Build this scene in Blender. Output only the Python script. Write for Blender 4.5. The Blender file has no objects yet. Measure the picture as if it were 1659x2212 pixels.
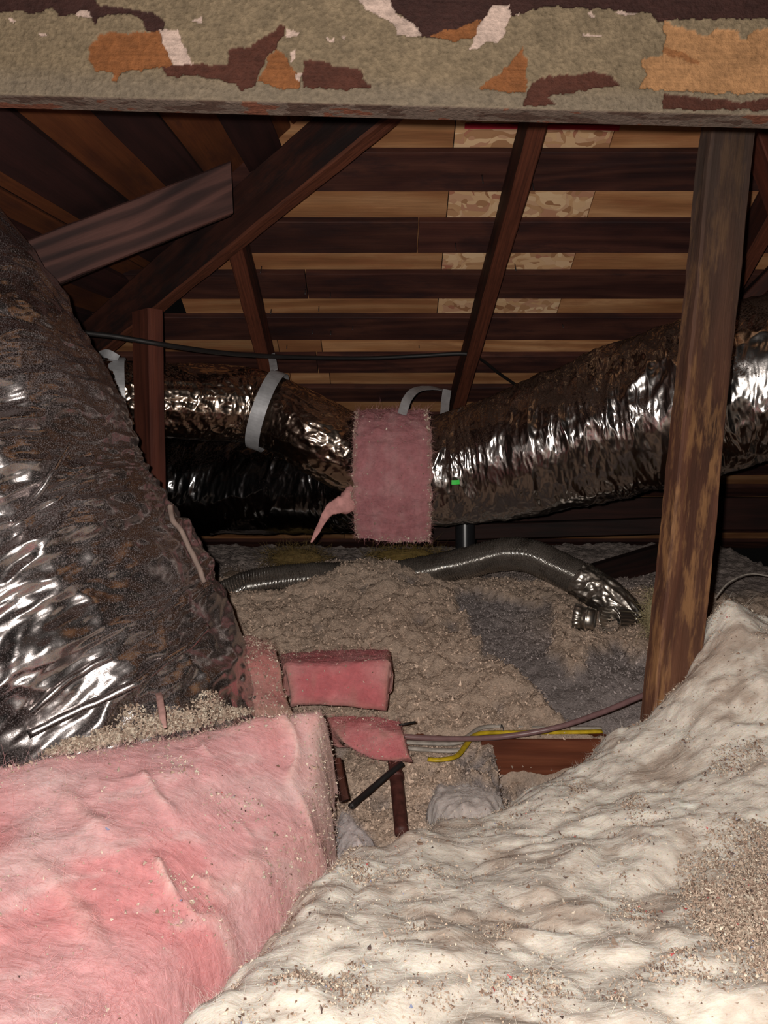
import bpy, math, random
import numpy as np
from mathutils import Vector, Matrix

random.seed(7)
rng = np.random.default_rng(11)
SC = bpy.context.scene
COL = SC.collection

# ------------------------------------------------------------------ camera, world, flash, exposure
F = 1580.0                     # focal length in pixels of the 1659 x 2212 frame
PITCH = math.radians(-8.4)
CAM = np.array([0.0, 0.0, 0.85])
cam_d = bpy.data.cameras.new('camera')
cam_d.sensor_fit = 'VERTICAL'
cam_d.sensor_height = 24.0
cam_d.sensor_width = 18.0
cam_d.lens = 24.0 * F / 2212.0
cam_d.clip_start = 0.02
cam = bpy.data.objects.new('camera', cam_d)
COL.objects.link(cam)
cam.location = CAM
cam.rotation_euler = (math.radians(90) + PITCH, 0, 0)
SC.camera = cam

world = bpy.data.worlds.new('dark_attic')
world.use_nodes = True
world.node_tree.nodes['Background'].inputs[0].default_value = (0.5, 0.42, 0.40, 1)
world.node_tree.nodes['Background'].inputs[1].default_value = 0.004
SC.world = world

# the phone's flash beside the lens
fl_d = bpy.data.lights.new('phone_flash', 'POINT')
fl_d.shadow_soft_size = 0.006
fl_d.color = (1.0, 0.93, 0.86)
fl_d.energy = 1.0
fl_d.use_nodes = True
_nt = fl_d.node_tree
_em = _nt.nodes['Emission']
_fo = _nt.nodes.new('ShaderNodeLightFalloff')
_fo.inputs['Strength'].default_value = 29.0
_fq = _nt.nodes.new('ShaderNodeMath'); _fq.operation = 'ADD'; _fq.inputs[1].default_value = 14.0
_nt.links.new(_fo.outputs['Linear'], _fq.inputs[0])
_nt.links.new(_fq.outputs[0], _em.inputs['Strength'])
fl = bpy.data.objects.new('phone_flash', fl_d)
COL.objects.link(fl)
fl.location = CAM + np.array([-0.022, 0.0, 0.016])

SC.view_settings.view_transform = 'Standard'
SC.view_settings.look = 'None'
SC.view_settings.gamma = 1.0
SC.view_settings.exposure = 0.0
SC.view_settings.use_curve_mapping = False
SC.cycles.max_bounces = 5
SC.cycles.diffuse_bounces = 2
SC.cycles.glossy_bounces = 3
SC.cycles.caustics_reflective = False
SC.cycles.caustics_refractive = False
SC.cycles.sample_clamp_indirect = 2.0

# ------------------------------------------------------------------ sight lines
_fw = np.array([0, math.cos(PITCH), math.sin(PITCH)])
_up = np.array([0, -math.sin(PITCH), math.cos(PITCH)])
_rt = np.array([1.0, 0, 0])
def ray(px, py):
    return _fw + _rt * ((px - 829.5) / F) + _up * ((1106 - py) / F)
def P(px, py, t):
    return CAM + ray(px, py) * t
def PY(px, py, y):
    r = ray(px, py)
    return CAM + r * (y / r[1])
def project(v):
    d = v - CAM
    t = d @ _fw
    return 829.5 + F * (d @ _rt) / t, 1106 - F * (d @ _up) / t

# ------------------------------------------------------------------ numpy noise
_perm = np.random.default_rng(3).permutation(512)
_perm = np.concatenate([_perm, _perm, _perm])
_grad = np.random.default_rng(4).normal(size=(512, 3))
_grad /= np.linalg.norm(_grad, axis=1)[:, None]
def perlin(x, y, z=0.0):
    x, y, z = np.broadcast_arrays(np.asarray(x, float), np.asarray(y, float), np.asarray(z, float))
    xi, yi, zi = np.floor(x).astype(int), np.floor(y).astype(int), np.floor(z).astype(int)
    xf, yf, zf = x - xi, y - yi, z - zi
    u, v, w = [f * f * f * (f * (f * 6 - 15) + 10) for f in (xf, yf, zf)]
    def g(dx, dy, dz):
        h = _perm[_perm[_perm[(xi + dx) & 511] + ((yi + dy) & 511)] % 512 + ((zi + dz) & 511)] % 512
        gr = _grad[h]
        return gr[..., 0] * (xf - dx) + gr[..., 1] * (yf - dy) + gr[..., 2] * (zf - dz)
    def lp(a, b, t): return a + t * (b - a)
    return lp(lp(lp(g(0,0,0), g(1,0,0), u), lp(g(0,1,0), g(1,1,0), u), v),
              lp(lp(g(0,0,1), g(1,0,1), u), lp(g(0,1,1), g(1,1,1), u), v), w)
def fbm(x, y, z=0.0, octv=4, gain=0.5):
    s, a, f = 0, 1.0, 1.0
    for i in range(octv):
        s = s + a * perlin(x * f + 17.3 * i, y * f - 9.1 * i, z * f + 5.7 * i)
        a *= gain; f *= 2.03
    return s
def ridged(x, y, z=0.0, octv=3):
    s, a, f = 0, 1.0, 1.0
    for i in range(octv):
        s = s + a * (1 - 2.2 * np.abs(perlin(x * f + 31.3 * i, y * f + 4.1 * i, z * f)))
        a *= 0.5; f *= 2.1
    return s
def sstep(a, b, x):
    t = np.clip((x - a) / (b - a), 0, 1)
    return t * t * (3 - 2 * t)

# ------------------------------------------------------------------ objects
def empty(name, loc, label=None, cat=None, group=None, kind=None):
    o = bpy.data.objects.new(name, None)
    o.empty_display_size = 0.03
    COL.objects.link(o)
    o.location = loc
    tag(o, label, cat, group, kind)
    return o
def tag(o, label=None, cat=None, group=None, kind=None):
    if label: o['label'] = label
    if cat: o['category'] = cat
    if group: o['group'] = group
    if kind: o['kind'] = kind
    return o
def mesh_data(name, verts, faces, mat=None, smooth=True):
    """faces: list of index arrays, each (n, k)"""
    me = bpy.data.meshes.new(name)
    verts = np.asarray(verts, dtype=np.float32)
    if not isinstance(faces, (list, tuple)): faces = [faces]
    faces = [np.asarray(f, dtype=np.int32) for f in faces if len(f)]
    me.vertices.add(len(verts))
    me.vertices.foreach_set('co', verts.ravel())
    tot = np.concatenate([np.full(len(f), f.shape[1], np.int32) for f in faces])
    idx = np.concatenate([f.ravel() for f in faces])
    me.loops.add(len(idx))
    me.loops.foreach_set('vertex_index', idx)
    me.polygons.add(len(tot))
    me.polygons.foreach_set('loop_start', np.concatenate([[0], np.cumsum(tot)[:-1]]).astype(np.int32))
    me.polygons.foreach_set('loop_total', tot)
    me.polygons.foreach_set('use_smooth', np.full(len(tot), smooth))
    me.update(calc_edges=True)
    if mat: me.materials.append(mat)
    return me
def wobj(name, verts, faces, mat, parent=None, smooth=True, base=None, colors=None):
    """object from world-space vertices"""
    verts = np.asarray(verts, float)
    if base is None:
        base = np.array([verts[:, 0].mean(), verts[:, 1].mean(), verts[:, 2].min()])
    if parent is not None:
        base = np.array(parent['_base']) if '_base' in parent else np.array(parent.location)
    me = mesh_data(name, verts - base, faces, mat, smooth)
    if colors is not None:
        ca = me.color_attributes.new('tint', 'FLOAT_COLOR', 'POINT')
        c4 = np.ones((len(verts), 4), np.float32); c4[:, :3] = colors
        ca.data.foreach_set('color', c4.ravel())
    o = bpy.data.objects.new(name, me)
    COL.objects.link(o)
    if parent is not None:
        o.parent = parent
        o['_base'] = [float(b) for b in base]
    else:
        o.location = base
        o['_base'] = [float(b) for b in base]
    return o
def grid_faces(nu, nv, closed_v=False):
    i = np.arange(nu - 1)[:, None]
    j = np.arange(nv if closed_v else nv - 1)[None, :]
    j2 = (j + 1) % nv
    a = i * nv + j; b = i * nv + j2; c = (i + 1) * nv + j2; d = (i + 1) * nv + j
    return np.stack([a, b, c, d], -1).reshape(-1, 4)

def spline(pts, n):
    """Catmull-Rom through rows of pts (any width), n even samples"""
    p = np.asarray(pts, float)
    q = np.vstack([2 * p[0] - p[1], p, 2 * p[-1] - p[-2]])
    out = []
    for i in range(1, len(q) - 2):
        t = np.linspace(0, 1, 40, endpoint=False)[:, None]
        a, b, c, d = q[i - 1], q[i], q[i + 1], q[i + 2]
        out.append(0.5 * (2 * b + (c - a) * t + (2 * a - 5 * b + 4 * c - d) * t**2 + (3 * b - a - 3 * c + d) * t**3))
    out = np.vstack(out + [p[-1:]])
    s = np.concatenate([[0], np.cumsum(np.linalg.norm(np.diff(out[:, :3], axis=0), axis=1))])
    ss = np.linspace(0, s[-1], n)
    return np.stack([np.interp(ss, s, out[:, k]) for k in range(out.shape[1])], 1), ss
def frames(path, up=(0, 0, 1)):
    T = np.gradient(path, axis=0)
    T /= np.linalg.norm(T, axis=1)[:, None]
    up = np.asarray(up, float)
    N = np.zeros_like(T)
    n = up - T[0] * (up @ T[0]); n /= np.linalg.norm(n)
    for i in range(len(T)):
        n = n - T[i] * (n @ T[i]); n /= np.linalg.norm(n)
        N[i] = n
    return T, N, np.cross(T, N)
def tube(name, pts, n, nv, mat, rad=None, disp=None, parent=None, caps=True, up=(0, 0, 1), squash=None, smooth=True):
    """pts rows (x,y,z) or (x,y,z,r); disp(s, th, r)->radial offset"""
    pts = np.asarray(pts, float)
    if pts.shape[1] == 3: pts = np.hstack([pts, np.full((len(pts), 1), rad)])
    sp, ss = spline(pts, n)
    path, r = sp[:, :3], sp[:, 3]
    T, N, B = frames(path, up)
    th = np.linspace(0, 2 * math.pi, nv, endpoint=False)
    S, TH = np.meshgrid(ss, th, indexing='ij')
    RR = np.repeat(r[:, None], nv, 1)
    if disp is not None: RR = RR + disp(S, TH, RR)
    cn, sn = np.cos(TH), np.sin(TH)
    if squash: cn = cn * squash[0]; sn = sn * squash[1]
    V = path[:, None, :] + RR[..., None] * (cn[..., None] * N[:, None, :] + sn[..., None] * B[:, None, :])
    V = V.reshape(-1, 3)
    faces = [grid_faces(n, nv, True)[:, ::-1]]
    if caps:
        V = np.vstack([V, path[0], path[-1]])
        k = n * nv
        j = np.arange(nv); j2 = (j + 1) % nv
        faces.append(np.stack([np.full(nv, k), j2, j], 1)[:, ::-1])
        faces.append(np.stack([np.full(nv, k + 1), (n - 1) * nv + j, (n - 1) * nv + j2], 1)[:, ::-1])
    return wobj(name, V, faces, mat, parent, smooth)
def sweep(name, pts, n, prof, mat, parent=None, up=(0, 0, 1), smooth=False, jitter=0.0):
    """sweep a closed 2-D profile (a along N, b along B)"""
    sp, ss = spline(np.asarray(pts, float), n)
    T, N, B = frames(sp[:, :3], up)
    prof = np.asarray(prof, float)
    V = sp[:, None, :3] + prof[None, :, 0, None] * N[:, None, :] + prof[None, :, 1, None] * B[:, None, :]
    V = V.reshape(-1, 3)
    if jitter: V = V + jitter * np.stack([perlin(V[:, 0] * 40, V[:, 1] * 40, V[:, 2] * 40 + k * 9) for k in range(3)], 1)
    k = len(prof)
    f = [grid_faces(n, k, True)[:, ::-1], np.arange(k)[None, :], ((n - 1) * k + np.arange(k))[None, ::-1]]
    return wobj(name, V, f, mat, parent, smooth)
def strip_prof(w, th):
    return [(-th / 2, -w / 2), (th / 2, -w / 2), (th / 2, w / 2), (-th / 2, w / 2)]

def timber(name, A, B, w, h, up, mat, parent=None, n=28, wob=0.002, ch=0.003, seed=0, skew=0.0):
    """sawn board: local X along its length from A to B, w across, h along 'up'"""
    A, B, up = np.asarray(A, float), np.asarray(B, float), np.asarray(up, float)
    L = np.linalg.norm(B - A)
    x = (B - A) / L
    z = up - x * (up @ x); z /= np.linalg.norm(z)
    y = np.cross(z, x)
    a, b = w / 2, h / 2
    prof = []
    def edge(p, q, m):
        for k in range(m): prof.append(p + (q - p) * k / m)
    c = [np.array(v) for v in ((-a + ch, -b), (a - ch, -b), (a, -b + ch), (a, b - ch), (a - ch, b), (-a + ch, b), (-a, b - ch), (-a, -b + ch))]
    for k in range(8): edge(c[k], c[(k + 1) % 8], 4 if k % 2 == 0 else 1)
    prof = np.array(prof); k = len(prof)
    xs = np.linspace(0, L, n)
    X, Yp = np.meshgrid(xs, prof[:, 0], indexing='ij'); _, Zp = np.meshgrid(xs, prof[:, 1], indexing='ij')
    s = seed * 7.7
    Yp = Yp * (1 + 0.0) + wob * (perlin(X * 5 + s, Zp * 20, 1.3) + 0.6 * perlin(X * 22 + s, Zp * 60, 5.3))
    Zp = Zp + wob * (perlin(X * 5 + s, Yp * 20, 8.3) + 0.6 * perlin(X * 22, Yp * 60 + s, 2.3))
    X = X - skew * Zp * (1 - X / L)
    V = np.stack([X, Yp, Zp], -1).reshape(-1, 3)
    f = [grid_faces(n, k, True), np.arange(k)[None, ::-1], ((n - 1) * k + np.arange(k))[None, :]]
    me = mesh_data(name, V, f, mat, False)
    o = bpy.data.objects.new(name, me)
    COL.objects.link(o)
    M = Matrix(((x[0], y[0], z[0], A[0]), (x[1], y[1], z[1], A[1]), (x[2], y[2], z[2], A[2]), (0, 0, 0, 1)))
    if parent is not None:
        o.parent = parent
        M = Matrix.Translation(-Vector(parent.location)) @ M
    o.matrix_local = M
    return o

# ------------------------------------------------------------------ materials
def newmat(name):
    m = bpy.data.materials.new(name)
    m.use_nodes = True
    nt = m.node_tree
    return m, nt, nt.nodes['Principled BSDF']
def nd(nt, kind, **kw):
    n = nt.nodes.new(kind)
    for k, v in kw.items():
        if k.startswith('i_'): n.inputs[k[2:].replace('_', ' ')].default_value = v
        else: setattr(n, k, v)
    return n
def lk(nt, a, b): nt.links.new(a, b)
def ramp(nt, fac, stops):
    r = nd(nt, 'ShaderNodeValToRGB')
    e = r.color_ramp.elements
    while len(e) < len(stops): e.new(0.5)
    for k, (p, c) in enumerate(stops):
        e[k].position = p
        e[k].color = (*c, 1) if len(c) == 3 else c
    lk(nt, fac, r.inputs[0])
    return r.outputs[0]
def mixc(nt, fac, a, b, mode='MIX'):
    m = nd(nt, 'ShaderNodeMix', data_type='RGBA', blend_type=mode)
    if isinstance(fac, (int, float)): m.inputs[0].default_value = fac
    else: lk(nt, fac, m.inputs[0])
    for i, v in ((6, a), (7, b)):
        if isinstance(v, tuple): m.inputs[i].default_value = (*v, 1)
        else: lk(nt, v, m.inputs[i])
    return m.outputs[2]
def coords(nt, scale=(1, 1, 1), out='Object', loc=None, rot=(0, 0, 0)):
    tc = nd(nt, 'ShaderNodeTexCoord')
    mp = nd(nt, 'ShaderNodeMapping')
    mp.inputs['Scale'].default_value = scale
    mp.inputs['Rotation'].default_value = rot
    lk(nt, tc.outputs[out], mp.inputs['Vector'])
    if loc is not None: lk(nt, loc, mp.inputs['Location'])
    return mp.outputs[0]
def noise(nt, vec, scale, detail=4, rough=0.55, dist=0.0):
    n = nd(nt, 'ShaderNodeTexNoise')
    n.inputs['Scale'].default_value = scale; n.inputs['Detail'].default_value = detail
    n.inputs['Roughness'].default_value = rough; n.inputs['Distortion'].default_value = dist
    lk(nt, vec, n.inputs['Vector'])
    return n.outputs[0]
def bump(nt, h, bs, dist=0.002, strength=0.6):
    b = nd(nt, 'ShaderNodeBump')
    b.inputs['Strength'].default_value = strength; b.inputs['Distance'].default_value = dist
    lk(nt, h, b.inputs['Height'])
    lk(nt, b.outputs[0], bs.inputs['Normal'])
def randloc(nt):
    oi = nd(nt, 'ShaderNodeObjectInfo')
    m = nd(nt, 'ShaderNodeMath', operation='MULTIPLY'); m.inputs[1].default_value = 37.0
    lk(nt, oi.outputs['Random'], m.inputs[0])
    c = nd(nt, 'ShaderNodeCombineXYZ')
    for k in range(3): lk(nt, m.outputs[0], c.inputs[k])
    return c.outputs[0], oi.outputs['Random']

def wood(name, dark, mid, light, gscale=1.0, rough=0.75, stain=None, stain_amt=0.5, spec=0.3, ringc=0.3, bstr=0.5, top=None, under=None, sscale=(3, 9, 9)):
    """grain runs along local X"""
    m, nt, bs = newmat(name)
    loc, rnd = randloc(nt)
    v0 = coords(nt, (1.3 * gscale, 9 * gscale, 9 * gscale), loc=loc)
    wn = nd(nt, 'ShaderNodeTexNoise'); wn.inputs['Scale'].default_value = 0.9; wn.inputs['Detail'].default_value = 2
    lk(nt, v0, wn.inputs['Vector'])
    va = nd(nt, 'ShaderNodeVectorMath', operation='MULTIPLY_ADD'); va.inputs[1].default_value = (1.6, 1.6, 1.6)
    lk(nt, wn.outputs['Color'], va.inputs[0]); lk(nt, v0, va.inputs[2])
    v = va.outputs[0]
    warp = noise(nt, coords(nt, (2.2, 5, 5), loc=loc), 1.6, 2)
    w = nd(nt, 'ShaderNodeTexWave', wave_type='RINGS', rings_direction='X')
    w.inputs['Scale'].default_value = 1.1; w.inputs['Distortion'].default_value = 3.0
    w.inputs['Detail'].default_value = 2; w.inputs['Detail Scale'].default_value = 0.7
    lk(nt, v, w.inputs['Vector'])
    fine = noise(nt, coords(nt, (6, 160, 160), loc=loc), 1.5, 3, 0.6)
    c = ramp(nt, w.outputs['Fac'], [(0.15, dark), (0.55, mid), (0.9, light)])
    c2 = ramp(nt, warp, [(0.3, dark), (0.5, mid), (0.72, light)])
    c = mixc(nt, 1 - ringc, c, c2)
    c = mixc(nt, 0.5, c, ramp(nt, fine, [(0.3, (0.45, 0.45, 0.45)), (0.7, (1, 1, 1))]), 'MULTIPLY')
    br = nd(nt, 'ShaderNodeMapRange'); br.inputs['To Min'].default_value = 0.72; br.inputs['To Max'].default_value = 1.25
    lk(nt, rnd, br.inputs[0])
    c = mixc(nt, 1.0, c, br.outputs[0], 'MULTIPLY')
    if stain:
        sm = noise(nt, coords(nt, sscale, loc=loc), 1.7, 5, 0.65)
        r = ramp(nt, sm, [(0.5, (0, 0, 0)), (0.62, (1, 1, 1))])
        mm = nd(nt, 'ShaderNodeMath', operation='MULTIPLY'); mm.inputs[1].default_value = stain_amt
        lk(nt, r, mm.inputs[0])
        c = mixc(nt, mm.outputs[0], c, stain)
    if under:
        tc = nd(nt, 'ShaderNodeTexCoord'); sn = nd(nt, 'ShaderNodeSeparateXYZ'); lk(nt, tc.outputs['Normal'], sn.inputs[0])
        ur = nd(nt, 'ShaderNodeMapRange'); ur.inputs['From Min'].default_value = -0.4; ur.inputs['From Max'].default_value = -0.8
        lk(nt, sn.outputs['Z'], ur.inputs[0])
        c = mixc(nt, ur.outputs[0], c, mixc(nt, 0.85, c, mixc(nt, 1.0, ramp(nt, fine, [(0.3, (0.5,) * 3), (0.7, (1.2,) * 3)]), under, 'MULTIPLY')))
    if top:
        sx = nd(nt, 'ShaderNodeSeparateXYZ'); lk(nt, coords(nt), sx.inputs[0])
        tr = nd(nt, 'ShaderNodeMapRange'); tr.inputs['From Min'].default_value = 0.62; tr.inputs['From Max'].default_value = 0.18
        lk(nt, sx.outputs[0], tr.inputs[0])
        c = mixc(nt, tr.outputs[0], c, mixc(nt, 0.75, c, top))
    lk(nt, c, bs.inputs['Base Color'])
    bs.inputs['Roughness'].default_value = rough
    bs.inputs['Specular IOR Level'].default_value = spec
    ad = nd(nt, 'ShaderNodeMath', operation='ADD')
    lk(nt, fine, ad.inputs[0]); lk(nt, w.outputs['Fac'], ad.inputs[1])
    bump(nt, ad.outputs[0], bs, 0.0012, bstr)
    return m

M = {}
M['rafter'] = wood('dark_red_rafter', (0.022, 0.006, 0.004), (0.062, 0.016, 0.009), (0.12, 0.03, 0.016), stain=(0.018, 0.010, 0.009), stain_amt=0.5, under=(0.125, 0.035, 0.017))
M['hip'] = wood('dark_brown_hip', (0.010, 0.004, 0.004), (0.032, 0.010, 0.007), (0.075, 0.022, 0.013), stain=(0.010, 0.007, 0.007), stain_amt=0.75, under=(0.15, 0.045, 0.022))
M['jack'] = wood('purple_brown_grain', (0.016, 0.006, 0.006), (0.046, 0.019, 0.016), (0.105, 0.044, 0.035), gscale=1.3, ringc=0.6)
M['strut'] = wood('red_brown_strut', (0.035, 0.009, 0.006), (0.085, 0.022, 0.013), (0.12, 0.034, 0.019))
M['skip'] = wood('dark_skip_board', (0.026, 0.008, 0.007), (0.068, 0.022, 0.016), (0.118, 0.043, 0.027), gscale=0.8, stain=(0.020, 0.009, 0.010), stain_amt=0.6)
M['skip_left'] = wood('dark_maroon_board', (0.018, 0.006, 0.006), (0.036, 0.011, 0.010), (0.050, 0.015, 0.013), gscale=0.8)  # weaker flash at upper left is darkened into this maroon
M['ply'] = wood('orange_plywood', (0.26, 0.105, 0.042), (0.48, 0.225, 0.095), (0.62, 0.34, 0.165), gscale=0.45, ringc=0.45, stain=(0.30, 0.115, 0.05), stain_amt=0.5)
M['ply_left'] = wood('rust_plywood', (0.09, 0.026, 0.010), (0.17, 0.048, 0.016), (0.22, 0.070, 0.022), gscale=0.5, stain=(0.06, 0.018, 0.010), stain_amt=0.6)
M['joist'] = wood('red_joist', (0.12, 0.03, 0.013), (0.22, 0.06, 0.026), (0.32, 0.10, 0.045), gscale=1.2)
M['post'] = wood('weathered_post', (0.038, 0.022, 0.016), (0.115, 0.045, 0.027), (0.19, 0.085, 0.048), gscale=0.8, stain=(0.30, 0.15, 0.065), stain_amt=0.8, bstr=0.9, top=(0.060, 0.044, 0.037), sscale=(5, 26, 26))
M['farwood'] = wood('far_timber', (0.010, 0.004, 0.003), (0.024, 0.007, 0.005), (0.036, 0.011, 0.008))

def osb_mat():
    m, nt, bs = newmat('oriented_strand_board')
    v = coords(nt, (1, 1, 1))
    vo = nd(nt, 'ShaderNodeTexVoronoi'); vo.inputs['Scale'].default_value = 40
    wv = noise(nt, v, 9, 2)
    vm = nd(nt, 'ShaderNodeVectorMath', operation='MULTIPLY_ADD')
    lk(nt, wv, vm.inputs[0]); vm.inputs[1].default_value = (0.25, 0.25, 0.25); lk(nt, coords(nt, (0.45, 1.3, 1), rot=(0, 0, 0.5)), vm.inputs[2])
    lk(nt, vm.outputs[0], vo.inputs['Vector'])
    sp = nd(nt, 'ShaderNodeSeparateColor'); lk(nt, vo.outputs['Color'], sp.inputs[0])
    c = ramp(nt, sp.outputs[0], [(0.0, (0.34, 0.16, 0.075)), (0.35, (0.62, 0.37, 0.19)), (0.7, (0.78, 0.54, 0.32)), (1.0, (0.42, 0.17, 0.10))])
    lk(nt, c, bs.inputs['Base Color']); bs.inputs['Roughness'].default_value = 0.7
    bump(nt, sp.outputs[1], bs, 0.003, 0.8)
    return m
M['osb'] = osb_mat()

def plain(name, col, rough=0.6, metal=0.0, var=0.25, scale=30, bstr=0.0, spec=0.4):
    m, nt, bs = newmat(name)
    n = noise(nt, coords(nt), scale, 4)
    lk(nt, mixc(nt, 1.0, tuple(col), ramp(nt, n, [(0.3, (1 - var,) * 3), (0.7, (1 + var * 0.4,) * 3)]), 'MULTIPLY'), bs.inputs['Base Color'])
    bs.inputs['Roughness'].default_value = rough; bs.inputs['Metallic'].default_value = metal
    bs.inputs['Specular IOR Level'].default_value = spec
    if bstr: bump(nt, n, bs, 0.002, bstr)
    return m
M['nail'] = plain('nail_steel', (0.12, 0.11, 0.11), 0.5, 0.8)
M['red_paint'] = plain('red_membrane', (0.45, 0.02, 0.04), 0.7)
M['black'] = plain('black_sheath', (0.015, 0.013, 0.013), 0.55)
M['yellow'] = plain('yellow_sheath', (0.62, 0.43, 0.02), 0.45, var=0.4, scale=60)
M['white_wire'] = plain('grey_white_sheath', (0.45, 0.40, 0.35), 0.55, var=0.4, scale=60)
M['purple'] = plain('mauve_sheath', (0.23, 0.13, 0.13), 0.35, var=0.2, scale=60)
M['tape'] = plain('silver_tape', (0.55, 0.55, 0.57), 0.5, 0.35, var=0.3)
M['green'] = plain('green_sticker', (0.03, 0.75, 0.06), 0.5)
M['rust'] = plain('rusty_pipe', (0.11, 0.035, 0.028), 0.6, 0.1, var=0.6, scale=60, bstr=0.4)
M['drywall'] = plain('ceiling_back', (0.25, 0.22, 0.19), 0.9)
M['abs'] = plain('black_pipe', (0.02, 0.02, 0.022), 0.3)
M['galv'] = plain('galvanised', (0.5, 0.48, 0.45), 0.3, 0.9)

def foil(name, base, dust, lo, hi, rough=0.15, nscale=5, stretch=(1, 1, 1), updust=0.3, fine=220, bd=0.0003, tlo=0.30, thi=0.74):
    """bare metal foil under patchy matt dust grains"""
    m, nt, bs = newmat(name)
    n = noise(nt, coords(nt, stretch), nscale, 6, 0.65, 0.4)
    ge = nd(nt, 'ShaderNodeNewGeometry')
    sx = nd(nt, 'ShaderNodeSeparateXYZ'); lk(nt, ge.outputs['Normal'], sx.inputs[0])
    mm = nd(nt, 'ShaderNodeMath', operation='MULTIPLY_ADD'); mm.inputs[1].default_value = updust
    lk(nt, sx.outputs['Z'], mm.inputs[0]); lk(nt, n, mm.inputs[2])
    th = nd(nt, 'ShaderNodeMapRange')
    th.inputs['From Min'].default_value = lo; th.inputs['From Max'].default_value = hi
    th.inputs['To Min'].default_value = thi; th.inputs['To Max'].default_value = tlo
    lk(nt, mm.outputs[0], th.inputs[0])
    grain = noise(nt, coords(nt), fine, 3, 0.7)
    sb = nd(nt, 'ShaderNodeMath', operation='SUBTRACT'); lk(nt, grain, sb.inputs[0]); lk(nt, th.outputs[0], sb.inputs[1])
    fc = nd(nt, 'ShaderNodeMapRange'); fc.inputs['From Min'].default_value = -0.04; fc.inputs['From Max'].default_value = 0.10
    lk(nt, sb.outputs[0], fc.inputs[0])
    bs.inputs['Base Color'].default_value = (*base, 1); bs.inputs['Metallic'].default_value = 1.0
    bs.inputs['Roughness'].default_value = rough
    b = noise(nt, coords(nt), 75, 4, 0.6)
    bump(nt, b, bs, bd, 1.0)
    df = nd(nt, 'ShaderNodeBsdfDiffuse')
    lk(nt, mixc(nt, 1.0, tuple(dust), ramp(nt, grain, [(0.35, (0.5, 0.5, 0.5)), (0.7, (1.5, 1.5, 1.5))]), 'MULTIPLY'), df.inputs['Color'])
    mx = nd(nt, 'ShaderNodeMixShader')
    lk(nt, fc.outputs[0], mx.inputs[0]); lk(nt, bs.outputs[0], mx.inputs[1]); lk(nt, df.outputs[0], mx.inputs[2])
    lk(nt, mx.outputs[0], nt.nodes['Material Output'].inputs['Surface'])
    return m
M['foil_right'] = foil('foil_jacket', (0.60, 0.56, 0.54), (0.050, 0.031, 0.024), 0.42, 0.82, 0.21, 6, updust=0.26)
M['foil_small'] = foil('foil_jacket_bronze', (0.66, 0.53, 0.44), (0.060, 0.034, 0.024), 0.55, 0.95, 0.20, 6, updust=0.24, bd=0.0004)
M['foil_dark'] = foil('foil_jacket_dark', (0.30, 0.30, 0.31), (0.014, 0.010, 0.009), 0.40, 0.85, 0.17, 6, updust=0.15)
M['foil_near'] = foil('dusty_foil', (0.62, 0.57, 0.56), (0.150, 0.126, 0.126), 0.34, 0.76, 0.26, 2.6, (1.0, 1.0, 2.4), updust=0.02, fine=520, bd=0.0005, tlo=0.42, thi=0.60)
M['alu'] = foil('aluminium_hose', (0.50, 0.48, 0.45), (0.13, 0.110, 0.095), 0.30, 0.85, 0.20, 8, updust=0.10, bd=0.00003, thi=0.60, fine=700)

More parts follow.
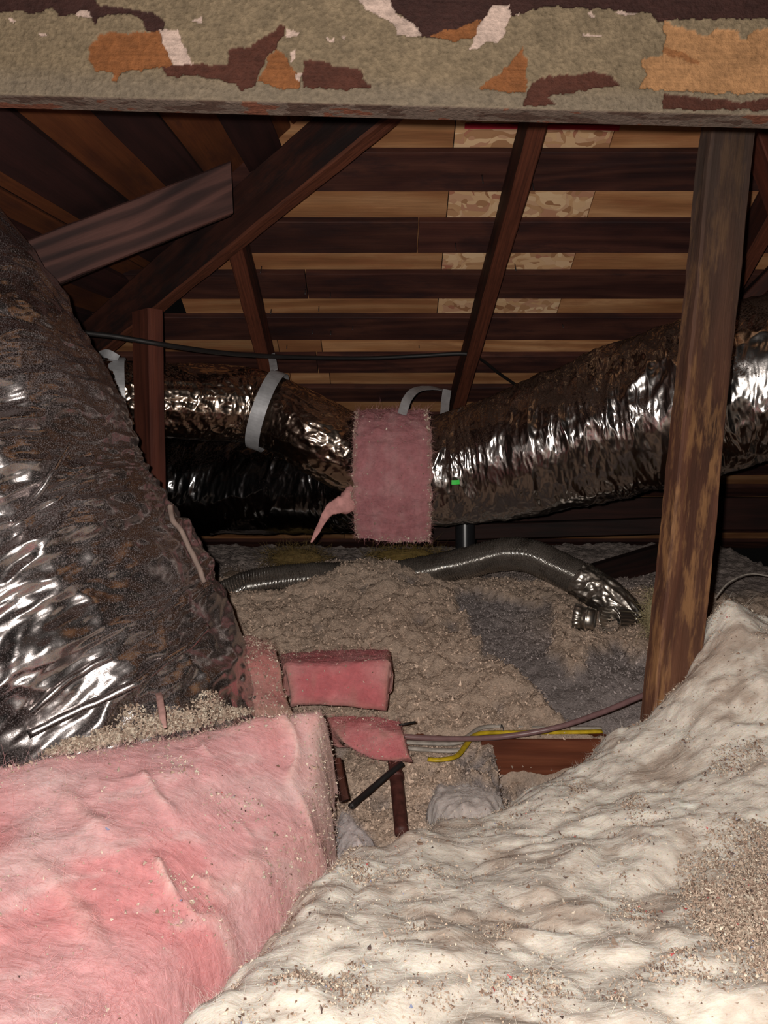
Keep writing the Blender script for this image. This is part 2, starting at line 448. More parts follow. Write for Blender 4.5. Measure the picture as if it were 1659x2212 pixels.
def tinted(name, rough=0.95, bscale=250, bd=0.002, bstr=0.8, spec=0.15, sheen=0.0, sss=0.0, wisp=None):
    """colour carried by the mesh's own 'tint' layer"""
    m, nt, bs = newmat(name)
    at = nd(nt, 'ShaderNodeVertexColor', layer_name='tint')
    n = noise(nt, coords(nt), bscale, 4, 0.65)
    base_c = at.outputs[0]
    if wisp:      # matted strands lying in two drifting directions
        tc = nd(nt, 'ShaderNodeTexCoord')
        wn = nd(nt, 'ShaderNodeTexNoise'); wn.inputs['Scale'].default_value = 9; wn.inputs['Detail'].default_value = 2
        lk(nt, tc.outputs['Object'], wn.inputs['Vector'])
        va = nd(nt, 'ShaderNodeVectorMath', operation='MULTIPLY_ADD'); va.inputs[1].default_value = (0.07, 0.07, 0.07)
        lk(nt, wn.outputs['Color'], va.inputs[0]); lk(nt, tc.outputs['Object'], va.inputs[2])
        ws = []
        for rot, sc in ((0.35, (32, 85, 55)), (-0.9, (45, 150, 80))):
            mp = nd(nt, 'ShaderNodeMapping'); mp.inputs['Scale'].default_value = sc; mp.inputs['Rotation'].default_value = (0, 0, rot)
            lk(nt, va.outputs[0], mp.inputs['Vector'])
            ws.append(noise(nt, mp.outputs[0], 1.0, 5, 0.65))
        ad = nd(nt, 'ShaderNodeMath', operation='ADD'); lk(nt, ws[0], ad.inputs[0]); lk(nt, ws[1], ad.inputs[1])
        a2 = nd(nt, 'ShaderNodeMath', operation='MULTIPLY_ADD'); a2.inputs[1].default_value = 0.4; lk(nt, n, a2.inputs[0]); lk(nt, ad.outputs[0], a2.inputs[2])
        base_c = mixc(nt, 1.0, base_c, ramp(nt, ws[0], [(0.3, (1 - wisp,) * 3), (0.68, (1.06,) * 3)]), 'MULTIPLY')
        bump(nt, a2.outputs[0], bs, bd, bstr); bstr = 0
    lk(nt, mixc(nt, 1.0, base_c, ramp(nt, n, [(0.3, (0.72 if not wisp else 0.88,) * 3), (0.7, (1.15 if not wisp else 1.06,) * 3)]), 'MULTIPLY'), bs.inputs['Base Color'])
    bs.inputs['Roughness'].default_value = rough; bs.inputs['Specular IOR Level'].default_value = spec
    bs.inputs['Sheen Weight'].default_value = sheen
    if sss:
        bs.inputs['Subsurface Weight'].default_value = sss
        bs.inputs['Subsurface Radius'].default_value = (1.0, 0.7, 0.55)
        bs.inputs['Subsurface Scale'].default_value = 0.010
    if bstr: bump(nt, n, bs, bd, bstr)
    return m
M['beam_face'] = tinted('peeling_beam', 0.8, 160, 0.0025, 0.9, 0.25)
M['cellulose'] = tinted('cellulose_fluff', 1.0, 160, 0.006, 1.0)
M['chips'] = tinted('cellulose_chips', 0.95, 300, 0.001, 0.0)
M['batt'] = tinted('fibreglass', 1.0, 90, 0.0032, 0.7, 0.1, sss=0.75, wisp=0.12)
M['fibre'] = tinted('fibreglass_strands', 1.0, 90, 0.003, 0.0, 0.1)

# ------------------------------------------------------------------ setting: floor and roof
fs = 0.012
def box_verts(lo, hi):
    lo, hi = np.array(lo, float), np.array(hi, float)
    return np.array([[(lo, hi)[(k >> a) & 1][a] for a in range(3)] for k in range(8)])
BOXF = np.array([[0, 2, 3, 1], [4, 5, 7, 6], [0, 1, 5, 4], [2, 6, 7, 3], [0, 4, 6, 2], [1, 3, 7, 5]])
tag(wobj('floor', box_verts((-2.2, 0.1, -fs), (2.2, 3.75, 0)), BOXF, M['drywall'], smooth=False), kind='structure')

# hip end slope: underside of the skip boards is z = ZF - KF*y ; left slope z = ZL + KL*x
KF, ZF = 0.67, CAM[2] + 1.78
KL, ZL = 0.50, CAM[2] + 0.703
dF = np.array([0, 1, -KF]); dF /= np.linalg.norm(dF)      # down the far slope
nF = np.array([0, KF, 1.0]); nF /= np.linalg.norm(nF)     # outward normal
dL = np.array([-1, 0, -KL]); dL /= np.linalg.norm(dL)
nL = np.array([-KL, 0, 1.0]); nL /= np.linalg.norm(nL)
def far_hit(px, py, off=0.0):
    r = ray(px, py)
    o = np.array([0, 0, ZF]) + nF * off
    t = ((o - CAM) @ nF) / (r @ nF)
    return CAM + r * t
def hip_x(y):      # x where both slopes meet
    return (ZF - KF * y - ZL) / KL
ceil_far = empty('ceiling', (0.2, 2.2, 1.6), kind='structure')
ceil_left = empty('ceiling', (-0.6, 1.2, 1.4), kind='structure')
# skip boards of the far slope: bottom edges read off the photograph at x = 900
edges = [(330, 414), (480, 547), (592, 646), (686, 735), (769, 806), (838, 868), (898, 925), (950, 975)]
def slope_y(py, off=0.0): return far_hit(900, py, off)[1]
rows = []
for a, b in edges: rows.append((slope_y(a), slope_y(b)))
for k in range(5):
    rows.append((rows[-1][0] + 0.168, rows[-1][1] + 0.168))
rows.insert(0, (rows[0][0] - 0.165, rows[0][0] - 0.075))
for k, (y0, y1) in enumerate(rows):
    yc = 0.5 * (y0 + y1); w = (y1 - y0) * math.sqrt(1 + KF * KF)
    z = ZF - KF * yc
    xa = max(hip_x(yc) - 0.06, -1.35)
    cuts = [xa, 2.0] if k % 2 else [xa, -0.13 + 0.11 * k, 2.0]
    if k in (3, 5): cuts = [xa, -0.22, 2.0]
    for q in range(len(cuts) - 1):
        if cuts[q + 1] - cuts[q] < 0.1: continue
        c0 = np.array([cuts[q] + 0.001, yc, z]) + nF * 0.0095; c1 = np.array([cuts[q + 1] - 0.002, yc, z]) + nF * 0.0095
        timber('skip_board', c0, c1, w, 0.019, nF, M['skip'], ceil_far, n=24, wob=0.0015, ch=0.0015, seed=k * 3 + q)
# sheathing above them
def panel(name, x0, x1, y0, y1, mat, parent, th=0.011, off=0.0205, seed=0):
    yc = 0.5 * (y0 + y1); w = (y1 - y0) * math.sqrt(1 + KF * KF)
    c0 = np.array([x0, yc, ZF - KF * yc]) + nF * (off + th / 2); c1 = np.array([x1, yc, ZF - KF * yc]) + nF * (off + th / 2)
    return timber(name, c0, c1, w, th, nF, mat, parent, n=10, wob=0.0008, ch=0.001, seed=seed)
xl = far_hit(978, 360)[0]; xr = far_hit(1308, 360)[0]
gap = 0.0025
yb = rows[4][0] + 0.03           # end of the strand-board patch
panel('plywood_panel', -0.6, xl - gap, 0.9, rows[4][0] + 0.03, M['ply'], ceil_far, seed=1)
panel('strand_board_patch', xl, xr, 0.9, yb, M['osb'], ceil_far, off=0.0195, seed=2)
panel('plywood_panel', xr + gap, 2.0, 0.9, yb, M['ply'], ceil_far, seed=3)
prev = yb + 0.002
k = 0
for r in range(4, len(rows) - 1):          # lower rows: short infill boards
    y1 = 0.5 * (rows[r + 1][0] + rows[r + 1][1])
    xs = [-1.4, -0.36 + 0.02 * (r % 3), -0.20 + 0.015 * (r % 2), 0.55 + 0.23 * (r % 3), 2.0]
    for q in range(4):
        panel('infill_board', xs[q], xs[q + 1] - gap, prev, y1 - 0.001, M['ply'], ceil_far, seed=40 + k); k += 1
    prev = y1 + 0.001
# red edge of the membrane at the top of the strand board
p0, p1 = far_hit(1004, 272, 0.016), far_hit(1338, 276, 0.016)
timber('red_edge_strip', p0, p1, 0.012, 0.003, nF, M['red_paint'], ceil_far, n=8)
# nails poking through
for (px, py, L) in [(565, 575, .03), (660, 625, .022), (714, 632, .022), (586, 668, .02), (689, 662, .02), (676, 712, .02), (715, 715, .018),
                    (1041, 378, .035), (1150, 395, .03), (984, 525, .03), (1112, 570, .03), (700, 770, .018), (620, 745, .016), (762, 705, .016), (1215, 700, .016), (905, 745, .014)]:
    a = far_hit(px, py, 0.0)
    d = -nF + np.array([0, -0.15, 0.1])
    tube('nail', [a, a + d * L * 0.5, a + d * L], 4, 6, M['nail'], 0.0013, parent=ceil_far)

# left slope: boards run along y
lx = [(-0.319, -0.235), (-0.473, -0.399), (-0.640, -0.552), (-0.800, -0.72), (-0.96, -0.88), (-1.12, -1.04), (-0.16, -0.08)]
for k, (x0, x1) in enumerate(lx):
    xc = 0.5 * (x0 + x1); z = ZL + KL * xc; w = (x1 - x0) * math.sqrt(1 + KL * KL)
    yh = (ZF - z) / KF
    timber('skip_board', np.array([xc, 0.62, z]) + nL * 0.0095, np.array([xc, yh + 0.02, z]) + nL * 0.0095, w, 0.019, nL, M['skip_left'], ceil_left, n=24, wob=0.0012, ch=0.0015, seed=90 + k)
lp = [(-1.3, -0.92), (-0.918, -0.68), (-0.678, -0.436), (-0.434, -0.20), (-0.198, 0.0)]
for k, (x0, x1) in enumerate(lp):
    xc = 0.5 * (x0 + x1); z = ZL + KL * xc; w = (x1 - x0) * math.sqrt(1 + KL * KL)
    yh = (ZF - (ZL + KL * x1)) / KF
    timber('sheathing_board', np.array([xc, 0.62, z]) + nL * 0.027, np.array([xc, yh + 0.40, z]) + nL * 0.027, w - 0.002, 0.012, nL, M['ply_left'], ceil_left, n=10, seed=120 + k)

# ------------------------------------------------------------------ timbers
# peeling beam across the view
BT = 0.77
_b0, _b1 = P(-60, 203, BT), P(1720, 251, BT)
A0, A1 = _b0 - (_b1 - _b0) * .07, _b1 + (_b1 - _b0) * .25
AX = (A1 - A0) / np.linalg.norm(A1 - A0)
bz = np.array([0, 0, 1.0]); bz = bz - AX * (bz @ AX); bz /= np.linalg.norm(bz)
by = np.cross(bz, AX); 
BL = np.linalg.norm(A1 - A0); BH, BTh = 0.15, 0.034
polys = [
 ('dark', [(-230,-200),(205,-200),(205,0),(215,15),(330,25),(355,50),(352,72),(320,68),(300,40),(270,30),(215,36),(205,52),(190,25),(130,35),(110,20),(70,32),(40,25),(-230,48)]),
 ('dark', [(800,-200),(2250,-200),(2250,32),(1500,42),(1420,48),(1400,30),(1300,20),(1180,14),(1140,25),(1100,38),(1060,42),(1040,60),(1035,82),(960,87),(905,82),(870,40),(835,6)]),
 ('coat', [(380,-200),(760,-200),(760,-60),(600,-40),(380,-60)]),
 ('orange', [(930,82),(960,65),(1000,55),(1040,45),(1035,82),(985,90)]),
 ('white', [(750,-30),(830,-20),(845,5),(862,40),(905,60),(912,82),(858,76),(852,55),(790,22)]),
 ('white', [(1060,15),(1100,12),(1104,40),(1090,70),(1075,97),(1050,90),(1030,104),(1012,109),(1022,92),(1040,50)]),
 ('white', [(344,66),(387,68),(390,90),(402,102),(421,140),(376,146),(358,110),(345,90)]),
 ('orange', [(192,104),(215,76),(240,73),(300,70),(345,70),(358,110),(373,142),(330,148),(260,158),(255,178),(244,176),(244,158),(208,153),(193,130)]),
 ('brown', [(345,142),(420,139),(490,143),(493,112),(505,102),(540,104),(570,80),(595,72),(605,53),(617,56),(615,78),(592,105),(562,150),(553,182),(525,197),(500,178),(430,165),(360,165)]),
 ('orange', [(592,105),(612,120),(625,142),(652,165),(646,191),(600,190),(556,178),(575,140)]),
 ('white', [(626,115),(640,110),(642,125),(628,135)]), ('white', [(640,160),(657,160),(650,175),(640,172)]),
 ('brown', [(655,136),(672,130),(700,138),(725,142),(780,155),(804,190),(745,196),(655,189)]),
 ('orange', [(1128,104),(1137,145),(1136,198),(1080,200),(1034,189),(1055,177),(1085,160)]),
 ('brown', [(1150,182),(1190,163),(1250,162),(1290,156),(1318,162),(1337,184),(1240,200),(1182,210),(1197,228),(1130,229),(1140,197)]),
 ('tan', [(1432,46),(1460,60),(1500,66),(1508,78),(1535,80),(1545,64),(1590,68),(1600,86),(1615,84),(1625,66),(2250,70),(2250,207),(1560,203),(1500,200),(1378,191),(1398,165),(1386,132),(1430,122),(1436,84)]),
 ('rust', [(1432,98),(1470,112),(1512,130),(1505,138),(1470,126),(1436,120)]),
 ('brown', [(1430,202),(1500,210),(1560,216),(1600,224),(1640,214),(2250,216),(2250,246),(1550,238),(1435,237)]),
 ('white', [(165,26),(190,23),(202,40),(170,38)]), ('white', [(425,45),(438,42),(438,52),(418,54)]), ('white', [(620,60),(645,70),(640,82),(618,80)]),
 ('white', [(1330,26),(1375,28),(1372,35),(1335,33)]), ('white', [(1268,26),(1280,26),(1284,40),(1276,38)]), ('white', [(1110,30),(1125,26),(1118,36)]), ('white', [(1258,75),(1297,75),(1297,79),(1258,79)]),
 ('white', [(702,80),(712,88),(725,85),(722,95),(706,92)]), ('white', [(735,85),(743,78),(740,92)]), ('white', [(85,75),(92,72),(105,77),(95,80)]), ('white', [(20,44),(44,43),(36,49),(22,48)]),
]
CC = {'coat': (0.195, 0.145, 0.090), 'dark': (0.040, 0.016, 0.013), 'brown': (0.072, 0.024, 0.015), 'orange': (0.215, 0.080, 0.027), 'white': (0.50, 0.37, 0.31), 'tan': (0.34, 0.175, 0.078), 'rust': (0.24, 0.10, 0.038)}
def inpoly(px, py, poly):
    c = np.zeros(px.shape, bool)
    n = len(poly)
    for i in range(n):
        x0, y0 = poly[i]; x1, y1 = poly[(i + 1) % n]
        if y0 == y1: continue
        hit = ((y0 > py) != (y1 > py)) & (px < (x1 - x0) * (py - y0) / (y1 - y0) + x0)
        c ^= hit
    return c
beam = empty('peeling_beam', A0 + AX * BL / 2, 'wide timber beam with peeling grey-green crust and bare patches across the roof', 'beam')
# face grid (front, wrapping on to the underside)
nu, n1, n2 = 1080, 120, 16
uu = np.linspace(0, BL, nu)
vf = np.linspace(BH, 0.0, n1)
prof_pts = [(0.0, v) for v in vf] + [(d, -0.0006) for d in np.linspace(0.002, BTh, n2)]
prof_pts = np.array(prof_pts)
U, D = np.meshgrid(uu, prof_pts[:, 0], indexing='ij'); _, Hh = np.meshgrid(uu, prof_pts[:, 1], indexing='ij')
V = A0 + U[..., None] * AX + D[..., None] * by + Hh[..., None] * bz
ppx, ppy = project(V.reshape(-1, 3))
ppx = ppx.reshape(nu, -1); ppy = ppy.reshape(nu, -1)
wx = ppx + 5 * fbm(ppx * .045, ppy * .045, 0.5, 4) * 1.6
wy = ppy + 5 * fbm(ppx * .045, ppy * .045, 7.5, 4) * 1.6
ident = np.full(ppx.shape, 'coat', dtype='<U6')
for nm, pl in polys: ident[inpoly(wx, wy, pl)] = nm
is_under = np.arange(len(prof_pts))[None, :] >= n1
band = fbm(ppx * .01, ppy * .05, 3.1, 4)
colr = np.zeros(ppx.shape + (3,))
for nm, c in CC.items(): colr[ident == nm] = c
lump = fbm(ppx * .09, ppy * .12, 1.1, 3); lump2 = fbm(ppx * .02, ppy * .02, 2.2, 3)
coat = (ident == 'coat') & ~is_under
colr[coat] *= (1 + 0.30 * lump[coat] + 0.30 * lump2[coat])[:, None]
greyl = sstep(140, 200, ppy - (ppx - 400) * 0.03) * coat
colr = colr * (1 - 0.5 * greyl[..., None]) + 0.5 * greyl[..., None] * np.array([0.17, 0.14, 0.11])
grain = perlin(ppx * .012, ppy * .35, 4.4)
bare = ~coat
colr[bare] *= (1 + 0.30 * grain[bare] + 0.25 * lump2[bare])[:, None]
und = np.broadcast_to(is_under, ppx.shape)
ucol = np.where((band > 0.25)[..., None], np.array([0.20, 0.075, 0.045]), np.where((band > -0.15)[..., None], np.array([0.17, 0.125, 0.10]), np.array([0.10, 0.06, 0.046])))
colr[und] = ucol[und] * (1 + 0.3 * grain[und])[:, None]
hgt = np.where(coat, 0.0022 + 0.0011 * lump + 0.0006 * fbm(ppx * .3, ppy * .3, 9.1, 2), np.where(ident == 'white', 0.0012, 0.0002 * grain))
hgt = np.where(und, 0.0, hgt)
V = V - hgt[..., None] * by
V[:, :n1] += 0  
wobj('peeling_face', V.reshape(-1, 3), grid_faces(nu, len(prof_pts))[:, ::-1], M['beam_face'], beam, True, colors=colr.reshape(-1, 3))
ctr = A0 + by * (BTh / 2 + 0.001) + bz * (BH / 2 + 0.0005)
timber('timber_core', ctr, ctr + AX * BL, BTh, BH, bz, M['hip'], beam, n=10, wob=0.0, ch=0.001)

# hip rafter
def hip_pt(x):
    y = (ZF - ZL - KL * x) / KF
    return np.array([x, y, ZL + KL * x])
hA, hB = hip_pt(0.12), hip_pt(-1.15)
hd = (hB - hA) / np.linalg.norm(hB - hA)
hup = np.array([0, 0, 1.0]) - hd * hd[2]; hup /= np.linalg.norm(hup)
HH = 0.118
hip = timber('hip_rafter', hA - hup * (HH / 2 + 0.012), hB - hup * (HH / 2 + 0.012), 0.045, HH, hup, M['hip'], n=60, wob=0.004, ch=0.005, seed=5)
tag(hip, 'thick dark brown hip rafter running diagonally down between the two board slopes', 'rafter')

# jack rafters of the far slope: under the boards
RH, RW = 0.092, 0.041
def far_rafter(pxa, pya, pxb, pyb, label, seed, mat='rafter', ext=0.0):
    a, b = far_hit(pxa, pya, -RH), far_hit(pxb, pyb, -RH)
    d = (b - a) / np.linalg.norm(b - a)
    b = b + d * 0.9; a = a - d * ext
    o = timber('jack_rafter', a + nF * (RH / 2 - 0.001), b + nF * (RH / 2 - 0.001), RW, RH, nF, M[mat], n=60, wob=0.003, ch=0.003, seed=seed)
    tag(o, label, 'rafter', 'jack rafters of the far slope')
far_rafter(1164, 270, 992, 880, 'long reddish rafter running down the far slope past the strand-board patch', 11, ext=0.45)
far_rafter(505, 535, 573, 800, 'short reddish rafter coming down from the hip above the silver strap', 12, ext=0.0)
far_rafter(1790, 270, 1580, 640, 'reddish rafter on the far slope behind the weathered post', 13, ext=0.45)

# jack rafter of the left slope with plain end cut at the hip
ja = P(498, 408, 1.60); jb = P(40, 590, 1.50)
jr = timber('jack_rafter', ja, jb, 0.040, 0.097, np.array([0.30, 0, 1.0]), M['jack'], n=50, wob=0.003, ch=0.003, seed=21, skew=0.42)
tag(jr, 'purplish brown rafter with bold wavy grain butting against the hip rafter', 'rafter')

# strut below the hip
st = timber('strut', P(318, 672, 1.86), PY(335, 1500, 1.86), 0.041, 0.089, np.array([-0.70, 0.71, 0]), M['strut'], n=40, wob=0.002, ch=0.003, seed=31)
tag(st, 'reddish upright strut under the hip rafter beside the foil duct', 'strut')
# weathered post
pt_ = P(1580, 205, 1.30); pb_ = P(1436, 1640, 1.27)
po = timber('post', pt_, pb_, 0.088, 0.040, np.array([0.24, -1, 0]), M['post'], n=90, wob=0.004, ch=0.004, seed=41)
tag(po, 'weathered brown post with scraped streaks standing by the white insulation', 'post')

# dark timbers beyond the post
ob = timber('brace', P(1700, 560, 1.95), P(1560, 700, 2.1), 0.04, 0.06, np.array([0, -1, 0.2]), M['rafter'], seed=51)
tag(ob, 'short dark red brace slanting up behind the weathered post', 'brace')
ob = timber('brace', P(1610, 230, 1.62), P(1720, 520, 1.62), 0.035, 0.07, np.array([0, -1, 0.2]), M['rafter'], seed=52)
tag(ob, 'dark red brace slanting down to the right of the weathered post', 'brace')
# eave timbers in the dark under the big duct
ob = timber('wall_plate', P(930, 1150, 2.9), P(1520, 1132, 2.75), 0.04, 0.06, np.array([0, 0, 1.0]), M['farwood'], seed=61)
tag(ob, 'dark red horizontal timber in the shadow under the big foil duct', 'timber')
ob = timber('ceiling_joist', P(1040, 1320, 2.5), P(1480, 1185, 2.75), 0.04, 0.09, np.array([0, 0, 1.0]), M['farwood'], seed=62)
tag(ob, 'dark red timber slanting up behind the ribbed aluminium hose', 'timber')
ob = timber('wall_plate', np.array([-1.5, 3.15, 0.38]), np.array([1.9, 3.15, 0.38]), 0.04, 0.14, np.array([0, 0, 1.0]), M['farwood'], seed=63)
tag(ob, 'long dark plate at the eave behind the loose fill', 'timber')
# joist under the cables
JY = 1.475; JZ = CAM[2] - 0.712
jx0 = PY(1040, 1610, JY)[0]
ob = timber('ceiling_joist', (jx0, JY + 0.02, JZ - 0.07), (1.5, JY + 0.02, JZ - 0.07), 0.04, 0.14, np.array([0, 0, 1.0]), M['joist'], n=30, wob=0.002, seed=71)
tag(ob, 'bright red-brown joist showing below the yellow cable', 'joist')
ob = timber('ceiling_joist', (-1.5, JY + 0.045, JZ - 0.08), (jx0 + 0.1, JY + 0.045, JZ - 0.08), 0.04, 0.14, np.array([0, 0, 1.0]), M['joist'], n=30, wob=0.002, seed=72)
tag(ob, 'joist buried in loose fill behind the pink scraps', 'joist')

# ------------------------------------------------------------------ ducts
def wrinkle(fs_, fth, amp, slant=0.0, seed=0.0, extra=0.0):
    def d(S, TH, R):
        cx, sx = np.cos(TH) * fth, np.sin(TH) * fth
        s = S + slant * np.sin(TH)
        w = ridged(s * fs_ + seed, cx + seed, sx, 3) - 0.6
        m = 0.6 + 0.8 * fbm(S * 4 + seed, cx * .7, sx * .7, 2)
        return amp * w * m + extra * fbm(S * 5 + seed, cx, sx + 3, 3)
    return d
big = empty('foil_duct', P(1250, 1100, 2.1), 'large wrinkled silver foil duct sagging from the pink wrap to the weathered post', 'duct')
bigpts = [(*P(860, 1035, 2.22), .155), (*P(930, 1022, 2.20), .160), (*P(1040, 1000, 2.17), .172), (*P(1180, 962, 2.10), .19), (*P(1330, 915, 2.02), .20), (*P(1480, 868, 1.93), .205), (*P(1640, 822, 1.84), .20), (*P(1840, 800, 1.75), .20)]
tube('foil_jacket', bigpts, 520, 300, M['foil_right'], disp=wrinkle(17, 1.6, 0.013, 0.03, 2.0, 0.005), parent=big, up=(0, -1, 0.2))
# green sticker
gp = P(984, 1042, 2.002)
g = sweep('green_sticker', [gp + np.array([-.011, 0, 0]), gp, gp + np.array([.011, .001, .001])], 5, strip_prof(0.012, 0.001), M['green'], big, up=(0, -1, 0.1))
tag(g, 'small bright green sticker')

low = empty('foil_duct', P(560, 1150, 2.5), 'dark foil duct lying low behind the small duct with the strap', 'duct')
tube('foil_jacket', [(*P(180, 1050, 2.56), .165), (*P(330, 1050, 2.55), .165), (*P(480, 1046, 2.54), .170), (*P(640, 1046, 2.48), .166), (*P(760, 1044, 2.40), .155), (*P(850, 1035, 2.25), .15)], 320, 220, M['foil_dark'], disp=wrinkle(17, 1.6, 0.009, 0.05, 7.0, 0.003), parent=low, up=(0, -1, 0.2))

small = empty('foil_duct', P(560, 950, 2.1), 'small bronze-tinted foil duct bending down under the silver strap', 'duct')
smallpts = [(*P(200, 852, 2.02), .098), (*P(330, 864, 2.10), .103), (*P(450, 870, 2.17), .109), (*P(545, 878, 2.22), .112), (*P(620, 905, 2.20), .107), (*P(700, 950, 2.19), .112), (*P(790, 1000, 2.24), .112), (*P(860, 1040, 2.30), .10)]
tube('foil_jacket', smallpts, 380, 200, M['foil_small'], disp=wrinkle(30, 3.2, 0.0060, 0.0, 12.0, 0.004), parent=small, up=(0, -1, 0.2))

# near dusty foil duct on the left
def near_disp(S, TH, R):
    cx, sx = np.cos(TH) * 1.5, np.sin(TH) * 1.5
    s = S + 0.10 * np.sin(TH * 1.0 + 0.6)
    big_ = fbm(s * 5, cx * .8, sx * .8, 2)
    cr = ridged(s * 9 + big_ * .6, cx * .9, sx * .9 + 4, 3) - 0.6
    cr2 = ridged(s * 24 + big_, cx * 2.2 + 5, sx * 2.2, 2) - 0.5
    cr3 = ridged(s * 45 + 2 * big_, cx * 3 + 9, sx * 3, 2) - 0.5
    cr4 = ridged(s * 6 + cx, cx * 2.6 + 3 + big_, sx * 2.6, 1)
    return 0.016 * big_ + 0.015 * cr * (0.35 + 1.0 * sstep(-.3, .4, big_)) + 0.009 * np.clip(cr4 - .45, 0, 1) + 0.008 * cr2 + 0.0022 * cr3
near = empty('foil_duct', P(180, 1560, 1.2), 'huge dusty foil duct rising steeply beside the pink batt', 'duct')
npts = [(*P(-560, 640, 1.05), .17), (*P(-330, 640, 1.20), .25), (*P(-208, 880, 1.25), .318), (*P(-92, 1150, 1.28), .325), (*P(60, 1400, 1.31), .325), (*P(178, 1600, 1.34), .312), (*P(255, 1830, 1.40), .27)]
tube('foil_jacket', npts, 460, 420, M['foil_near'], disp=near_disp, parent=near, up=(0, -1, 0.2))
_nm = near.children[0]
_nv = np.zeros(len(_nm.data.vertices) * 3, np.float32); _nm.data.vertices.foreach_get('co', _nv)
_nv = _nv.reshape(-1, 3) + np.array(near.location)
_npx, _npy = project(_nv); _nt_ = (_nv - CAM) @ _fw
_kk = (_npx > -30) & (_npx < 620) & (_npy > 850) & (_npy < 1720) & (_nt_ < 1.3)
_npx, _npy, _nt_ = _npx[_kk], _npy[_kk], _nt_[_kk]
def near_hit(px, py, lift=0.004):
    q_ = np.hypot(_npx - px, _npy - py)
    k = np.where(q_ < 12)[0]
    if len(k) == 0: k = np.array([np.argmin(q_)])
    k = k[np.argmin(_nt_[k])]
    return P(px, py, _nt_[k] - lift)
M['strip'] = plain('dusty_beige_strip', (0.32, 0.235, 0.20), 0.9, var=0.4, bstr=0.5)
def foil_strip(name, pts, w, mat, lift=.004, th=.003):
    pp = [near_hit(*q, lift) for q in pts]
    return sweep(name, pp, 50, [(-th, -w * .3), (0, -w / 2), (th * .6, -w * .25), (th, 0), (th * .6, w * .25), (0, w / 2), (-th, w * .3)], mat, near, up=(0, -1, .3), smooth=True, jitter=.003)
tag(foil_strip('loose_strip', [(366, 1092), (372, 1122), (392, 1150), (412, 1190), (430, 1230), (442, 1258)], .010, M['strip'], .006), 'dusty beige strip hanging on the foil')
foil_strip('seam_fold', [(445, 1352), (405, 1395), (350, 1432), (300, 1470), (220, 1510), (140, 1545), (60, 1585)], .016, M['foil_near'], .005, .006)
foil_strip('seam_fold', [(240, 1415), (170, 1455), (110, 1500), (70, 1540)], .014, M['foil_near'], .004, .006)
foil_strip('seam_fold', [(150, 960), (115, 1020), (75, 1075), (20, 1130)], .010, M['foil_near'], .004, .005)

# ------------------------------------------------------------------ fill surfaces from control points
def rbf(ctrl):
    c = np.array(ctrl, float)
    xy, z = c[:, :2], c[:, 2]
    def phi(r): return np.where(r > 1e-9, r * r * np.log(r + 1e-12), 0.0)
    n = len(c)
    K = phi(np.linalg.norm(xy[:, None] - xy[None], axis=-1)) + np.eye(n) * 1e-4
    A = np.zeros((n + 3, n + 3)); A[:n, :n] = K
    A[:n, n] = 1; A[:n, n + 1:] = xy; A[n:, :n] = A[:n, n:].T
    w = np.linalg.solve(A, np.concatenate([z, np.zeros(3)]))
    def f(x, y):
        x, y = np.asarray(x, float), np.asarray(y, float)
        s = w[n] + w[n + 1] * x + w[n + 2] * y
        for k in range(n):
            s = s + w[k] * phi(np.hypot(x - xy[k, 0], y - xy[k, 1]))
        return s
    return f
def hit(px, py, h, y0=0.3, y1=3.2):
    r = ray(px, py)
    ys = np.linspace(y0, y1, 1200)
    t = ys / r[1]
    z = CAM[2] + r[2] * t; x = r[0] * t
    below = z < h(x, ys)
    k = int(np.argmax(below)) if below.any() else len(ys) - 1
    return np.array([x[k], ys[k], z[k]])
def sdf(px, py, poly):
    """positive inside"""
    poly = np.asarray(poly, float)
    d = np.full(px.shape, 1e9)
    for i in range(len(poly)):
        a, b = poly[i], poly[(i + 1) % len(poly)]
        e = b - a
        t = np.clip(((px - a[0]) * e[0] + (py - a[1]) * e[1]) / (e @ e + 1e-12), 0, 1)
        d = np.minimum(d, np.hypot(px - a[0] - t * e[0], py - a[1] - t * e[1]))
    return np.where(inpoly(px, py, poly.tolist()), d, -d)
def compact(V, Fc, extra):
    used = np.unique(Fc)
    mp = np.full(len(V), -1); mp[used] = np.arange(len(used))
    return V[used], mp[Fc], [e[used] for e in extra]
def normals_of(V, Fc):
    a = V[Fc[:, 2]] - V[Fc[:, 0]]; b = V[Fc[:, 3]] - V[Fc[:, 1]]
    n = np.cross(a, b)
    N = np.zeros_like(V)
    for k in range(4): np.add.at(N, Fc[:, k], n)
    N /= np.linalg.norm(N, axis=1)[:, None] + 1e-12
    N[N[:, 2] < 0] *= -1
    return N

_tet = np.array([[0, 0, 0], [1, 0.1, 0.1], [0.35, 0.9, 0.0], [0.4, 0.35, 0.8]]) - 0.4
_tf = np.array([[0, 2, 1], [0, 1, 3], [1, 2, 3], [2, 0, 3]])
def chips(name, pts, size, colors, mat, parent=None, flat=0.45, label=None, cat=None):
    n = len(pts)
    q = rng.normal(size=(n, 3, 3))
    Q, _ = np.linalg.qr(q)
    s = (size * rng.lognormal(0, 0.4, n))[:, None]
    sc = s[:, :, None] * np.stack([1 + 0.8 * rng.random(n), 0.6 + 0.4 * rng.random(n), flat + 0.4 * rng.random(n)], 1)[:, None, :]
    pts = pts + rng.uniform(-.0025, .0025, size=(n, 3)) * np.array([1, 1, .15])
    V = (_tet[None] * sc) @ Q + pts[:, None, :]
    Fc = (_tf[None] + 4 * np.arange(n)[:, None, None]).reshape(-1, 3)
    o = wobj(name, V.reshape(-1, 3), Fc, mat, parent, False, colors=np.repeat(colors, 4, 0))
    tag(o, label, cat, None, 'stuff')
    return o
